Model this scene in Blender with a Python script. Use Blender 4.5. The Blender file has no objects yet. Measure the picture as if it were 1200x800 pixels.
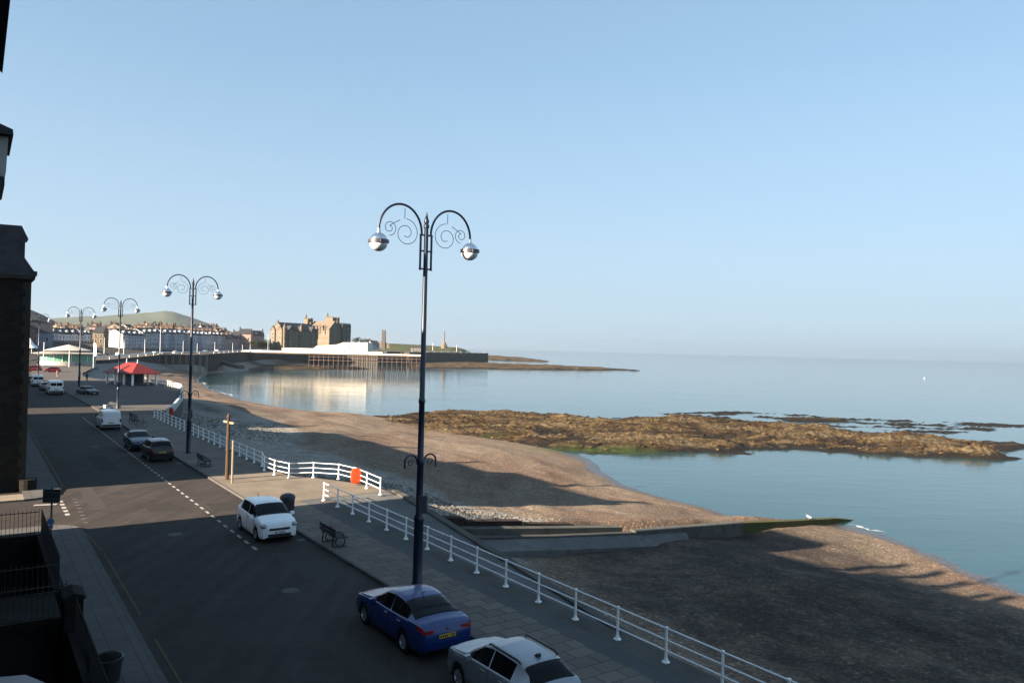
import bpy, math, random
import numpy as np
from mathutils import Matrix, Vector
random.seed(7); RNG=np.random.RandomState(7)
sc=bpy.context.scene; C=sc.collection
PI=math.pi; rad=math.radians
# ------------------------------------------------------------------ frame of the place
F=900.0; HC=9.5; RO=rad(1.43); V0=8.3          # surveyed view: focal length (px of a 1200 px wide picture), eye height
SA=rad(35); cA,sA=math.cos(SA),math.sin(SA)     # street axes: n = towards the sea, t = along the street
SEA=-7.0
def W(n,t,z=0.0): return Vector((cA*n-sA*t, sA*n+cA*t, z))
def NT(X,Y): return cA*X+sA*Y, -sA*X+cA*Y
def UV(x,y):
    dx,dy=x-600,y-400
    return dx*math.cos(RO)+dy*math.sin(RO), -dx*math.sin(RO)+dy*math.cos(RO)-V0
def G(x,y,z=0.0):
    u,v=UV(x,y); Y=(HC-z)*F/v; return Vector((u*Y/F,Y,z))
def AT(x,y,Y):
    u,v=UV(x,y); return Vector((u*Y/F,Y,HC-v*Y/F))
# ------------------------------------------------------------------ materials
MATS={}
def nodes(m):
    m.use_nodes=True; nt=m.node_tree; return nt,nt.nodes,nt.links,nt.nodes['Principled BSDF']
def mat(name,col,rough=.6,metal=0.,var=.0,vscale=3.,bump=0.,bscale=20.,coat=0.,spec=.5,col2=None,detail=6,stretch=None):
    if name in MATS: return MATS[name]
    m=bpy.data.materials.new(name); nt,N,L,b=nodes(m)
    b.inputs['Roughness'].default_value=rough; b.inputs['Metallic'].default_value=metal
    b.inputs['Coat Weight'].default_value=coat; b.inputs['Specular IOR Level'].default_value=spec if rough<.7 else .15
    b.inputs['Base Color'].default_value=(*col,1)
    if var or col2 or bump:
        tc=N.new('ShaderNodeTexCoord'); src=tc.outputs['Object']
        if stretch:
            mp=N.new('ShaderNodeMapping'); mp.inputs['Scale'].default_value=stretch; L.new(src,mp.inputs['Vector']); src=mp.outputs['Vector']
        if var or col2:
            no=N.new('ShaderNodeTexNoise'); no.inputs['Scale'].default_value=vscale; no.inputs['Detail'].default_value=detail; no.inputs['Roughness'].default_value=.65
            L.new(src,no.inputs['Vector'])
            r=N.new('ShaderNodeValToRGB'); r.color_ramp.elements[0].position=.3; r.color_ramp.elements[1].position=.7
            c2=col2 or tuple(c*(1+var) for c in col); c1=col if col2 else tuple(c*(1-var) for c in col)
            r.color_ramp.elements[0].color=(*c1,1); r.color_ramp.elements[1].color=(*c2,1)
            L.new(no.outputs['Fac'],r.inputs['Fac']); L.new(r.outputs['Color'],b.inputs['Base Color'])
        if bump:
            n2=N.new('ShaderNodeTexNoise'); n2.inputs['Scale'].default_value=bscale; n2.inputs['Detail'].default_value=4; L.new(src,n2.inputs['Vector'])
            bp=N.new('ShaderNodeBump'); bp.inputs['Strength'].default_value=bump; bp.inputs['Distance'].default_value=.05
            L.new(n2.outputs['Fac'],bp.inputs['Height']); L.new(bp.outputs['Normal'],b.inputs['Normal'])
    MATS[name]=m; return m
class NG:   # small node-graph helper
    def __init__(s,name):
        s.m=bpy.data.materials.new(name); s.nt,s.N,s.L,s.b=nodes(s.m); MATS[name]=s.m; s.b.inputs['Specular IOR Level'].default_value=.15
    def new(s,t,**k):
        n=s.N.new(t)
        for a,v in k.items(): setattr(n,a,v)
        return n
    def pos(s,rot=0.,scale=(1,1,1)):
        g=s.new('ShaderNodeNewGeometry'); mp=s.new('ShaderNodeMapping'); mp.inputs['Rotation'].default_value=(0,0,rot); mp.inputs['Scale'].default_value=scale
        s.L.new(g.outputs['Position'],mp.inputs['Vector']); return mp.outputs['Vector']
    def noise(s,vec,scale,detail=5,rough=.6):
        n=s.new('ShaderNodeTexNoise'); n.inputs['Scale'].default_value=scale; n.inputs['Detail'].default_value=detail; n.inputs['Roughness'].default_value=rough
        s.L.new(vec,n.inputs['Vector']); return n.outputs['Fac']
    def ramp(s,fac,stops):
        r=s.new('ShaderNodeValToRGB'); e=r.color_ramp.elements
        while len(e)<len(stops): e.new(.5)
        for i,(p,c) in enumerate(stops):
            e[i].position=p; e[i].color=(*c,1) if isinstance(c,tuple) else (c,c,c,1)
        s.L.new(fac,r.inputs['Fac']); return r.outputs['Color']
    def mix(s,fac,a,b,mode='MIX'):
        m=s.new('ShaderNodeMix',data_type='RGBA',blend_type=mode)
        for k,v in ((0,fac),(6,a),(7,b)):
            if isinstance(v,(int,float)): m.inputs[k].default_value=v
            elif isinstance(v,tuple): m.inputs[k].default_value=(*v,1)
            else: s.L.new(v,m.inputs[k])
        return m.outputs[2]
    def math(s,op,a,b=0.,clamp=False):
        m=s.new('ShaderNodeMath',operation=op); m.use_clamp=clamp
        for k,v in ((0,a),(1,b)):
            if isinstance(v,(int,float)): m.inputs[k].default_value=v
            else: s.L.new(v,m.inputs[k])
        return m.outputs[0]
    def attr(s,name):
        a=s.new('ShaderNodeAttribute'); a.attribute_name=name; return a.outputs['Fac']
    def bump(s,h,strength,dist):
        b=s.new('ShaderNodeBump'); b.inputs['Strength'].default_value=strength; b.inputs['Distance'].default_value=dist
        s.L.new(h,b.inputs['Height']); s.L.new(b.outputs['Normal'],s.b.inputs['Normal'])
    def col(s,c): s.L.new(c,s.b.inputs['Base Color'])
    def rough(s,v):
        if isinstance(v,(int,float)): s.b.inputs['Roughness'].default_value=v
        else: s.L.new(v,s.b.inputs['Roughness'])

def m_asphalt():
    g=NG('asphalt'); p=g.pos(); ps=g.pos(-SA,(1,.06,1))
    a=g.noise(p,.35,6); b=g.noise(p,60,3); st=g.noise(ps,1.3,3)
    c=g.ramp(a,[(.3,(.029,.0257,.0233)),(.7,(.041,.0363,.033))])
    c=g.mix(.75,c,g.ramp(st,[(.35,.7),(.65,1.25)]),'MULTIPLY'); c=g.mix(.6,c,g.ramp(g.noise(p,2.2,6,.75),[(.3,.7),(.7,1.3)]),'MULTIPLY')
    c=g.mix(.6,c,g.ramp(b,[(.3,.7),(.7,1.3)]),'MULTIPLY')
    g.col(c); g.rough(.85); g.bump(b,.25,.01); return g.m
def m_paving(name,c1,c2,bw,bh,rot=0.,mortar=.012,mc=(.10,.095,.09),dirt=.5):
    g=NG(name); p=g.pos(-SA+rot)
    br=g.new('ShaderNodeTexBrick'); br.offset=.5
    br.inputs['Scale'].default_value=1; br.inputs['Brick Width'].default_value=bw; br.inputs['Row Height'].default_value=bh; br.inputs['Mortar Size'].default_value=mortar
    br.inputs['Color1'].default_value=(*c1,1); br.inputs['Color2'].default_value=(*c2,1); br.inputs['Mortar'].default_value=(*mc,1)
    g.L.new(p,br.inputs['Vector'])
    n=g.noise(p,.5,6); n2=g.noise(p,9,4)
    c=g.mix(dirt,br.outputs['Color'],g.ramp(n,[(.3,.72),(.7,1.18)]),'MULTIPLY')
    c=g.mix(dirt,c,g.ramp(n2,[(.3,.85),(.7,1.12)]),'MULTIPLY')
    g.col(c); g.rough(.8); g.bump(br.outputs['Fac'],.15,-.01); return g.m
def m_concrete(name,c1,c2,sc1=.6,stain=(.10,.10,.08),sf=.5):
    g=NG(name); p=g.pos()
    n=g.noise(p,sc1,7); n2=g.noise(p,14,4); n3=g.noise(p,.9,5,.7)
    c=g.ramp(n,[(.32,c1),(.68,c2)])
    c=g.mix(g.ramp(n3,[(.55,0.),(.7,sf)]),c,stain)
    c=g.mix(.5,c,g.ramp(n2,[(.3,.8),(.7,1.2)]),'MULTIPLY')
    g.col(c); g.rough(.85); g.bump(n2,.3,.02); return g.m
def m_beach():
    g=NG('shingle'); p=g.pos(); along=g.pos(-SA,(1,.22,1))
    big=g.noise(p,.06,5); mid=g.noise(p,.55,6,.7); fine=g.noise(p,11.,4,.8); band=g.noise(along,.22,5,.6)
    vo=g.new('ShaderNodeTexVoronoi'); vo.inputs['Scale'].default_value=6.5; g.L.new(p,vo.inputs['Vector'])
    speck=g.new('ShaderNodeSeparateColor'); g.L.new(vo.outputs['Color'],speck.inputs['Color'])
    c=g.ramp(band,[(.34,(.090,.061,.044)),(.5,(.120,.085,.061)),(.64,(.146,.113,.084))])
    c=g.mix(g.ramp(big,[(.42,0.),(.62,.75)]),c,(.145,.117,.085))
    bank=g.attr('bank')
    c=g.mix(bank,c,g.ramp(mid,[(.3,(.155,.148,.134)),(.7,(.215,.203,.18))]))
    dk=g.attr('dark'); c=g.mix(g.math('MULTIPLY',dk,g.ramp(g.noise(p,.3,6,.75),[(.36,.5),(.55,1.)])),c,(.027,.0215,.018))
    wet=g.attr('wet'); c=g.mix(wet,c,(.05,.042,.036))
    alg=g.attr('algae'); c=g.mix(g.math('MULTIPLY',alg,g.ramp(mid,[(.38,0.),(.55,1.)])),c,(.038,.062,.013))
    c=g.mix(.9,c,g.ramp(fine,[(.25,.5),(.5,1.),(.75,1.6)]),'MULTIPLY'); c=g.mix(.35,c,g.ramp(mid,[(.3,.75),(.7,1.25)]),'MULTIPLY')
    c=g.mix(g.ramp(g.noise(g.pos(-SA,(1,.35,1)),.9,6,.8),[(.60,0.),(.72,.4)]),c,(.04,.032,.026))
    c=g.mix(.75,c,g.ramp(speck.outputs[0],[(.0,.55),(.6,1.),(.9,1.4),(1.,2.6)]),'MULTIPLY')
    g.col(c); g.rough(g.math('SUBTRACT',.9,g.math('MULTIPLY',wet,.62))); g.L.new(g.math('ADD',.15,g.math('MULTIPLY',wet,.4)),g.b.inputs['Specular IOR Level'])
    h=g.math('ADD',g.math('MULTIPLY',fine,.5),g.math('MULTIPLY',vo.outputs['Distance'],-.7)); g.bump(h,.6,.06); return g.m
def m_reef():
    g=NG('reef rock'); p=g.pos(); ps=g.pos(rad(-14),(.35,1.,1))
    a=g.noise(ps,.22,7,.7); b=g.noise(p,1.3,6,.75); c3=g.noise(p,.1,4)
    c=g.ramp(a,[(.34,(.016,.011,.008)),(.45,(.045,.028,.013)),(.52,(.120,.080,.033)),(.62,(.150,.118,.066)),(.72,(.11,.095,.072))])
    c=g.mix(g.ramp(b,[(.42,.85),(.58,0.)]),c,(.018,.013,.009))
    low=g.attr('low'); c=g.mix(low,c,(.012,.010,.008))
    alg=g.attr('algae'); c=g.mix(g.math('MULTIPLY',alg,g.ramp(b,[(.35,0.),(.5,1.)])),c,(.034,.052,.012))
    g.col(c); g.rough(.75); g.bump(b,1.,.5); return g.m
def m_sea():
    g=NG('sea water'); b=g.b
    p=g.pos(rad(-12),(.5,1.25,1)); p2=g.pos(rad(-20),(.035,.12,1))
    b.inputs['IOR'].default_value=1.333; b.inputs['Specular IOR Level'].default_value=.40; b.inputs['Roughness'].default_value=.07
    big=g.noise(p2,.35,4)
    g.col(g.ramp(big,[(.35,(.010,.036,.042)),(.65,(.018,.050,.055))]))
    w1=g.noise(p,1.5,4,.6); w2=g.noise(p,.28,3,.5); w3=g.noise(g.pos(rad(25),(.8,1.6,1)),5.,2,.5)
    calm=g.ramp(big,[(.35,.35),(.65,1.)])
    h=g.math('ADD',g.math('ADD',g.math('MULTIPLY',w1,.5),g.math('MULTIPLY',w3,.10)),g.math('MULTIPLY',w2,1.2)); h=g.math('MULTIPLY',h,calm)
    g.bump(h,.36,.10); return g.m
def m_grass(name,c1,c2,s=.05):
    g=NG(name); p=g.pos(); a=g.noise(p,s,7,.7); b=g.noise(p,s*9,5,.7)
    c=g.ramp(a,[(.35,c1),(.65,c2)]); c=g.mix(.6,c,g.ramp(b,[(.3,.7),(.7,1.3)]),'MULTIPLY'); g.col(c); g.rough(.95); return g.m
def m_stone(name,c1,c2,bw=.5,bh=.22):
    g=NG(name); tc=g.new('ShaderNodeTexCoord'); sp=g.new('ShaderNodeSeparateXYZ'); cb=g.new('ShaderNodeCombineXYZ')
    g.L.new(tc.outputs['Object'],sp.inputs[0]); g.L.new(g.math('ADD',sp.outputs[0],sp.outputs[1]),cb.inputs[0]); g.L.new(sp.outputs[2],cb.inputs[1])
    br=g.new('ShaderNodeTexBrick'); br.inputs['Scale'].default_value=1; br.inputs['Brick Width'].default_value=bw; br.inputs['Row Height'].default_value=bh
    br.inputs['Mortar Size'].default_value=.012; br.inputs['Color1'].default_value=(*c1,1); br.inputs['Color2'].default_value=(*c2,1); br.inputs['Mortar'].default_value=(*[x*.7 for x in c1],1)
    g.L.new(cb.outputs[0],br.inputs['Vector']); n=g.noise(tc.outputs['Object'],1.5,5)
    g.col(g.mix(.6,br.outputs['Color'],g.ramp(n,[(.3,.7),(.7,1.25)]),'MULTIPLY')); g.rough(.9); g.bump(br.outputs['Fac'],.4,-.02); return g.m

ASPH=m_asphalt()
TILE=m_paving('promenade paving',(.108,.094,.082),(.146,.130,.114),0.85,.62,mortar=.018,mc=(.04,.038,.036))
SLAB=m_paving('pavement slabs',(.080,.079,.078),(.092,.090,.087),.9,.6,rot=PI/2,mc=(.04,.04,.04))
BAND=m_paving('grey paving band',(.066,.071,.075),(.074,.079,.082),2.4,1.2,mc=(.04,.04,.04))
CONC=m_concrete('promenade concrete',(.115,.098,.078),(.165,.142,.113))
EDGE=m_concrete('weathered edge concrete',(.055,.053,.050),(.085,.081,.075),.6,(.045,.045,.04))
RAMP=m_concrete('ramp concrete',(.085,.086,.085),(.125,.126,.122),.5,(.04,.043,.04),.8)
WALLC=m_concrete('sea wall concrete',(.06,.058,.053),(.095,.09,.083),.4,(.028,.03,.026),.8)
GROYC=m_concrete('groyne concrete',(.055,.057,.05),(.10,.098,.085),.5,(.03,.04,.02),.9)
MOSS=m_concrete('mossy concrete',(.05,.053,.018),(.08,.075,.033),.7,(.025,.035,.008),.9)
BEACH=m_beach(); REEF=m_reef(); SEAM=m_sea()
KERB=mat('kerb stone',(.075,.072,.068),.8,var=.2,vscale=2)
WHITEP=mat('white rail paint',(.78,.80,.80),.45,var=.05,vscale=6)
LINEW=mat('road paint white',(.30,.29,.27),.8,var=.3,vscale=5); LINEY=mat('road paint yellow',(.085,.068,.036),.8,var=.35,vscale=4)
NAVY=mat('navy lamp paint',(.005,.011,.030),.4,var=.15,vscale=3,coat=.15)
CHROME=mat('polished lamp dome',(.82,.82,.80),.18,1.); BANDM=mat('lamp band grey',(.10,.10,.11),.4,.6)
BLACKM=mat('black iron',(.010,.010,.012),.5); BLACKP=mat('black plastic',(.014,.015,.018),.45)
GLASS=mat('dark glass',(.004,.005,.006),.1,spec=.18); RUB=mat('tyre rubber',(.012,.012,.012),.85); ALLOY=mat('alloy rim',(.42,.43,.45),.35,.8)
ORANGE=mat('orange plastic',(.55,.065,.010),.5,var=.1); REDP=mat('red paint',(.50,.03,.02),.5)
WOODD=mat('dark bench wood',(.035,.028,.026),.7,var=.3,vscale=8); WOODB=mat('weathered brown wood',(.07,.045,.03),.8,var=.3,vscale=5); WOODC=mat('pale bare wood',(.22,.185,.135),.7,var=.2,vscale=5)
SLATE=mat('slate roof',(.035,.038,.045),.7,var=.25,vscale=2.5,bump=.3,bscale=8)
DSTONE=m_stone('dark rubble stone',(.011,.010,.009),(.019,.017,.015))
TSTONE=m_stone('tan dressed stone',(.128,.104,.074),(.16,.133,.096),1.,.4)
GSTONE=m_stone('grey dark stone',(.075,.068,.06),(.10,.092,.08),1.,.4)
DRESS=mat('dressed stone trim',(.028,.025,.021),.8,var=.15)
WFRAME=mat('white window frame',(.72,.72,.70),.5); DOORM=mat('dark door',(.05,.03,.03),.5)
# ------------------------------------------------------------------ mesh builder
class MB:
    def __init__(s): s.v=[];s.f=[];s.mi=[];s.sm=[];s.cur=0;s.smooth=False
    def add(s,vs,fs,smooth=None):
        o=len(s.v); s.v.extend([tuple(p) for p in vs]); s.f.extend([tuple(i+o for i in f) for f in fs])
        s.mi.extend([s.cur]*len(fs)); s.sm.extend([s.smooth if smooth is None else smooth]*len(fs)); return s
    def box(s,x0,x1,y0,y1,z0,z1,M=None):
        vs=[Vector(p) for p in ((x0,y0,z0),(x1,y0,z0),(x1,y1,z0),(x0,y1,z0),(x0,y0,z1),(x1,y0,z1),(x1,y1,z1),(x0,y1,z1))]
        if M: vs=[M@v for v in vs]
        return s.add(vs,[(0,3,2,1),(4,5,6,7),(0,1,5,4),(1,2,6,5),(2,3,7,6),(3,0,4,7)],False)
    def prism(s,poly,a0,a1,axis='y',M=None,smooth=False):
        n=len(poly)
        def P(p,a): return Vector((p[0],a,p[1])) if axis=='y' else Vector((a,p[0],p[1])) if axis=='x' else Vector((p[0],p[1],a))
        vs=[P(p,a0) for p in poly]+[P(p,a1) for p in poly]
        if M: vs=[M@v for v in vs]
        fs=[tuple(range(n)),tuple(range(2*n-1,n-1,-1))]+[(i,(i+1)%n,n+(i+1)%n,n+i) for i in range(n)]
        return s.add(vs,fs,smooth)
    def tube(s,pts,r,seg=8,smooth=True,caps=True):
        pts=[Vector(p) for p in pts]; rs=r if isinstance(r,(list,tuple)) else [r]*len(pts); vs=[];fs=[];up=None
        for i,p in enumerate(pts):
            d=(pts[min(i+1,len(pts)-1)]-pts[max(i-1,0)]).normalized()
            if up is None: up=Vector((0,0,1)) if abs(d.z)<.9 else Vector((1,0,0))
            a=d.cross(up)
            if a.length<1e-4: a=d.orthogonal()
            a.normalize(); b=a.cross(d).normalized(); up=b
            for k in range(seg):
                q=2*PI*k/seg; vs.append(p+a*math.cos(q)*rs[i]+b*math.sin(q)*rs[i])
        for i in range(len(pts)-1):
            for k in range(seg):
                j=(k+1)%seg; fs.append((i*seg+k,i*seg+j,(i+1)*seg+j,(i+1)*seg+k))
        s.add(vs,fs,smooth)
        if caps:
            o=len(s.v)-len(vs); s.f.append(tuple(o+k for k in range(seg-1,-1,-1))); s.f.append(tuple(o+(len(pts)-1)*seg+k for k in range(seg))); s.mi+=[s.cur]*2; s.sm+=[False]*2
        return s
    def lathe(s,prof,seg=20,c=(0,0,0),M=None,smooth=True):
        c=Vector(c); vs=[];fs=[]
        for r,z in prof:
            for k in range(seg):
                q=2*PI*k/seg; v=Vector((r*math.cos(q),r*math.sin(q),z)); v=(M@v if M else v)+c; vs.append(v)
        for i in range(len(prof)-1):
            for k in range(seg):
                j=(k+1)%seg; fs.append((i*seg+k,i*seg+j,(i+1)*seg+j,(i+1)*seg+k))
        return s.add(vs,fs,smooth)
    def mesh(s,name,mats):
        me=bpy.data.meshes.new(name); me.from_pydata(s.v,[],s.f)
        for m in (mats if isinstance(mats,(list,tuple)) else [mats]): me.materials.append(m)
        me.polygons.foreach_set('material_index',s.mi); me.polygons.foreach_set('use_smooth',s.sm)
        me.validate(); me.update()
        if any(s.sm): me.set_sharp_from_angle(angle=rad(38))
        return me
    def build(s,name,mats,parent=None,loc=None,rotz=None):
        return put(name,s.mesh(name,mats),parent,loc,rotz)
def put(name,me,parent=None,loc=None,rotz=None):
    o=bpy.data.objects.new(name,me); C.objects.link(o)
    if parent is not None: o.parent=parent
    if loc is not None: o.location=loc
    if rotz is not None: o.rotation_euler=(0,0,rotz)
    return o
def tag(o,label,cat,group=None):
    o['label']=label; o['category']=cat
    if group: o['group']=group
    return o
def thing(name,label,cat,loc=(0,0,0),rotz=0.,group=None,scale=None):
    o=put(name,None,None,loc,rotz); o.empty_display_size=.3
    if scale: o.scale=(scale,)*3
    return tag(o,label,cat,group)
def struct(o): o['kind']='structure'; return o
def copy_tree(o,parent=None):
    c=o.copy(); C.objects.link(c)
    if parent is not None: c.parent=parent
    for ch in list(o.children): copy_tree(ch,c)
    return c
def place(o,loc,rotz,label=None,group=None):
    o.location=loc; o.rotation_euler=(0,0,rotz)
    if label: o['label']=label
    if group: o['group']=group
    return o
# numpy value noise
def vnoise(x,y,seed=0):
    xi=np.floor(x).astype(np.int64); yi=np.floor(y).astype(np.int64); fx=x-xi; fy=y-yi
    fx=fx*fx*(3-2*fx); fy=fy*fy*(3-2*fy)
    def h(a,b):
        k=(a*374761393+b*668265263+seed*1442695041)&0x7fffffff; k=((k^(k>>13))*1274126177)&0x7fffffff; return ((k^(k>>16))&0xffff)/65535.
    return (h(xi,yi)*(1-fx)+h(xi+1,yi)*fx)*(1-fy)+(h(xi,yi+1)*(1-fx)+h(xi+1,yi+1)*fx)*fy
def fbm(x,y,o=5,seed=0,g=.5):
    r=0.;a=1.;tt=0.
    for i in range(o): r=r+a*vnoise(x*2**i+13.7*i,y*2**i+7.3*i,seed+i); tt+=a; a*=g
    return r/tt
def grid_mesh(name,X,Y,Z,material,attrs=None,smooth=True,mask=None):
    h,w=X.shape; me=bpy.data.meshes.new(name)
    co=np.stack([X,Y,Z],-1).reshape(-1,3); idx=np.arange(h*w).reshape(h,w)
    q=np.stack([idx[:-1,:-1],idx[:-1,1:],idx[1:,1:],idx[1:,:-1]],-1).reshape(-1,4)
    if mask is not None:
        mk=mask.reshape(-1); q=q[mk[q].any(1)]
    me.vertices.add(len(co)); me.vertices.foreach_set('co',co.ravel())
    me.loops.add(q.size); me.loops.foreach_set('vertex_index',q.ravel()); me.polygons.add(len(q)); me.polygons.foreach_set('loop_start',np.arange(0,q.size,4))
    me.update(calc_edges=True); me.validate()
    me.polygons.foreach_set('use_smooth',np.full(len(me.polygons),smooth)); me.materials.append(material)
    for k,v in (attrs or {}).items():
        a=me.attributes.new(k,'FLOAT','POINT'); a.data.foreach_set('value',v.astype(np.float32).ravel())
    return put(name,me)
# ------------------------------------------------------------------ coast lines (n as a function of t)
EDGE_T=[-40,44.9,45.0,47.2,48.7,50.6,52.3,53.8,56,70,95,101,107,130,160,180,186,190,214,235,258,285,296,311,384,419,576,610,700]
EDGE_N=[17.9,17.9,22.35,22.0,21.4,20.5,19.4,18.5,18.4,18.5,18.7,19.5,21.5,27.5,33.5,33.5,30,25,22,24,29,30,30,40,71,103,178,200,300]
def n_edge(t): return float(np.interp(t,EDGE_T,EDGE_N))
KERB_T=[-40,120,160,214,260,311,384,419,576,700]; KERB_N=[13.5,13.5,13.0,11,14,28,60,92,167,289]
def n_kerb(t): return float(np.interp(t,KERB_T,KERB_N))
def z_land(t): return float(np.interp(t,[-40,240,300,420,600],[0,0,1.6,2.8,3.2]))
SH=[(1200,695),(1100,650),(1040,626),(985,612),(870,608),(800,590),(740,570),(700,548),(688,537)]
sh=[]
for p in SH:
    w=G(*p,SEA); a=NT(w.x,w.y); sh.append((a[1],a[0]))
sh=[(-40,48),(0,55)]+sh+[(100,80),(150,80),(165,77),(172,71.5),(189,65),(217,62.7),(264,65.2),(326,74.4),(413,97.3),(465,134),(520,168),(576,195),(700,330)]
SH_T=[a for a,b in sh]; SH_N=[b for a,b in sh]
def n_shore(t): return float(np.interp(t,SH_T,SH_N))
# ------------------------------------------------------------------ ground sheets
def strip(name,ts,fa,fb,za,material,nseg=1,zf=None):
    m=MB(); vs=[];fs=[]
    for t in ts:
        for k in range(nseg+1):
            n=fa(t)+(fb(t)-fa(t))*k/nseg; vs.append(W(n,t,z_land(t)+za))
    for i in range(len(ts)-1):
        for k in range(nseg):
            a=i*(nseg+1)+k; fs.append((a,a+1,a+nseg+2,a+nseg+1))
    m.add(vs,fs); return struct(m.build(name,material))
def rng(a,b,d):
    n=max(1,int(round((b-a)/d))); return [a+(b-a)*i/n for i in range(n+1)]
TS=sorted(set(rng(-40,700,4)+[44.9,45.0,47.2,48.7,50.6,52.3,53.8,56]))
strip('road',TS,lambda t:n_kerb(t)-8.9,n_kerb,0,ASPH,2)
strip('promenade',[t for t in TS if t<=44.9 or abs(t-44.9)<.01],lambda t:13.65,lambda t:16.2,.12,TILE)
strip('promenade_band',[t for t in TS if t<=44.9],lambda t:16.2,lambda t:17.0,.12,BAND)
strip('promenade_edge',[t for t in TS if t<=44.9],lambda t:17.0,lambda t:17.9,.12,EDGE)
strip('promenade_forecourt',[t for t in TS if 44.9<=t<=56],lambda t:13.65,n_edge,.12,CONC,2)
strip('promenade_paving',[t for t in TS if 56<=t<=104],lambda t:n_kerb(t)+.15,lambda t:n_edge(t)-.5,.12,TILE,2)
strip('promenade_rim',[t for t in TS if 56<=t<=104],lambda t:n_edge(t)-.5,n_edge,.12,EDGE)
strip('promenade_terrace',[t for t in TS if t>=104],lambda t:n_kerb(t)+.15,n_edge,.12,ASPH if False else m_concrete('grey tarmac paving',(.062,.058,.056),(.085,.078,.072),.15),3)
def kerb(name,ts,f,label):
    m=MB()
    for a,b in zip(ts[:-1],ts[1:]):
        vs=[]
        for t in (a,b):
            n=f(t); z=z_land(t); vs+=[W(n,t,z-.05),W(n+.15,t,z-.05),W(n+.15,t,z+.124),W(n,t,z+.124)]
        m.add(vs,[(0,1,5,4),(1,2,6,5),(2,3,7,6),(3,0,4,7),(0,3,2,1),(4,5,6,7)])
    return struct(m.build(name,KERB))
kerb('kerb',TS,n_kerb,'')
kerb('kerb_near_side',rng(-40,43.5,3),lambda t:4.45,'')
kerb('kerb_beyond_street',rng(54.5,300,3),lambda t:n_kerb(t)-9.05,'')
strip('pavement',rng(-40,43.0,4),lambda t:3.0,lambda t:4.45,.12,SLAB)
strip('pavement_beyond_street',rng(54.2,300,4),lambda t:n_kerb(t)-10.9,lambda t:n_kerb(t)-9.05,.12,SLAB)
# side street mouth and its pavement corners
m=MB(); m.add([W(-60,42.9),W(4.6,42.9),W(4.6,56.2),W(-60,56.2)],[(0,1,2,3)]); struct(m.build('side_street',ASPH))
def corner(name,cx,ct,r,sx,st,far):
    m=MB(); pts=[W(cx+sx*r*math.sin(q*PI/2/8),ct+st*r*math.cos(q*PI/2/8)) for q in range(9)]
    base=[W(cx,ct)]; base+=pts
    bot=[Vector((p.x,p.y,-.05)) for p in base]; top=[Vector((p.x,p.y,.123)) for p in base]; n=len(base)
    m.add(bot+top,[tuple(range(n,2*n))]+[(i,(i+1)%n,n+(i+1)%n,n+i) for i in range(n)]); return struct(m.build(name,SLAB))
corner('pavement_corner',3.0,43.0,1.6,1,1,0)
m=MB(); m.add([W(-60,42.25,.122),W(3.0,42.25,.122),W(3.0,44.6,.122),W(-60,44.6,.122),W(-60,44.6,-.05),W(3.0,44.6,-.05)],[(0,1,2,3),(3,2,5,4)]); struct(m.build('side_street_pavement',SLAB))
corner('pavement_corner_beyond',2.6,54.2,1.85,1,-1,0)
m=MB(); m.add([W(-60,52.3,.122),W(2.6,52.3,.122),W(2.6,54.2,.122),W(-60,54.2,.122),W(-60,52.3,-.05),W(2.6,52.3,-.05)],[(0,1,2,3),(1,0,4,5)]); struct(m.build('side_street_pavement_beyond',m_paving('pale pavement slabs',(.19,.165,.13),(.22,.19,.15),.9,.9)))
# inland ground
m=MB(); vs=[];fs=[]
ts=rng(-400,-40,60)[:-1]+TS[::3]+[730,760,900,1500,4000]
for t in ts:
    ne=n_kerb(max(-40,min(t,700)))-10.8 if t<=700 else float(np.interp(t,[700,760,900,1500,4000],[275,330,300,480,1400]))
    ne=-1.0 if t<50 else min(ne,2.0) if t<60 else ne
    for n in (ne,ne-15,ne-90,ne-300,ne-4000):
        d=max(0,ne-n-30); hill=min(16,d*.09)*min(1,max(0,(t-250)/120))
        vs.append(W(n,t,z_land(t)-.02-(.03 if n<ne else 0)+hill))
for i in range(len(ts)-1):
    for k in range(4):
        a=i*5+k; fs.append((a+1,a,a+5,a+6))
m.add(vs,fs); struct(m.build('ground',m_grass('inland ground',(.024,.0245,.025),(.034,.034,.034),.03)))
# painted lines
def dashes(name,items,material,z):
    m=MB()
    for n0,t0,n1,t1,w in items:
        d=Vector((n1-n0,t1-t0,0)).normalized(); p=Vector((-d.y,d.x,0))*w/2
        m.add([W(n0-p.x,t0-p.y,z),W(n0+p.x,t0+p.y,z),W(n1+p.x,t1+p.y,z),W(n1-p.x,t1-p.y,z)],[(3,2,1,0)])
    return struct(m.build(name,material))
dashes('parking_bay_line',[(10.85,t,10.85,t+.62,.13) for t in [35.5+1.25*i for i in range(56)]],LINEW,.006)
dashes('give_way_line',[(4.95+.02*i,44.9+.98*i,4.95+.02*i,44.95+.98*i,.22) for i in range(8)]+[(4.35,47.2+.98*i,4.35,47.7+.98*i,.22) for i in range(5)],LINEW,.006)
dashes('yellow_kerb_line',[(4.95,8,4.95,26.5,.06),(4.95,29,4.95,38.0,.06),(4.93,38.8,4.6,43.6,.06),(4.6,54.6,4.9,57.5,.1),(4.9,58,4.9,110,.09)],LINEY,.006)
dashes('parking_corner_mark',[(4.1,50.6,3.0,50.9,.3)],LINEW,.006)
def patch(n0,n1,t0,t1,material,z=.004):
    m=MB(); m.add([W(n0,t0,z),W(n1,t0,z),W(n1,t1,z),W(n0,t1,z)],[(0,1,2,3)]); return struct(m.build('road_patch',material))
PA=mat('fresh tar patch',(.027,.025,.023),.9,var=.25,vscale=9); PB=mat('worn grey patch',(.041,.037,.034),.9,var=.25,vscale=7)
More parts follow.
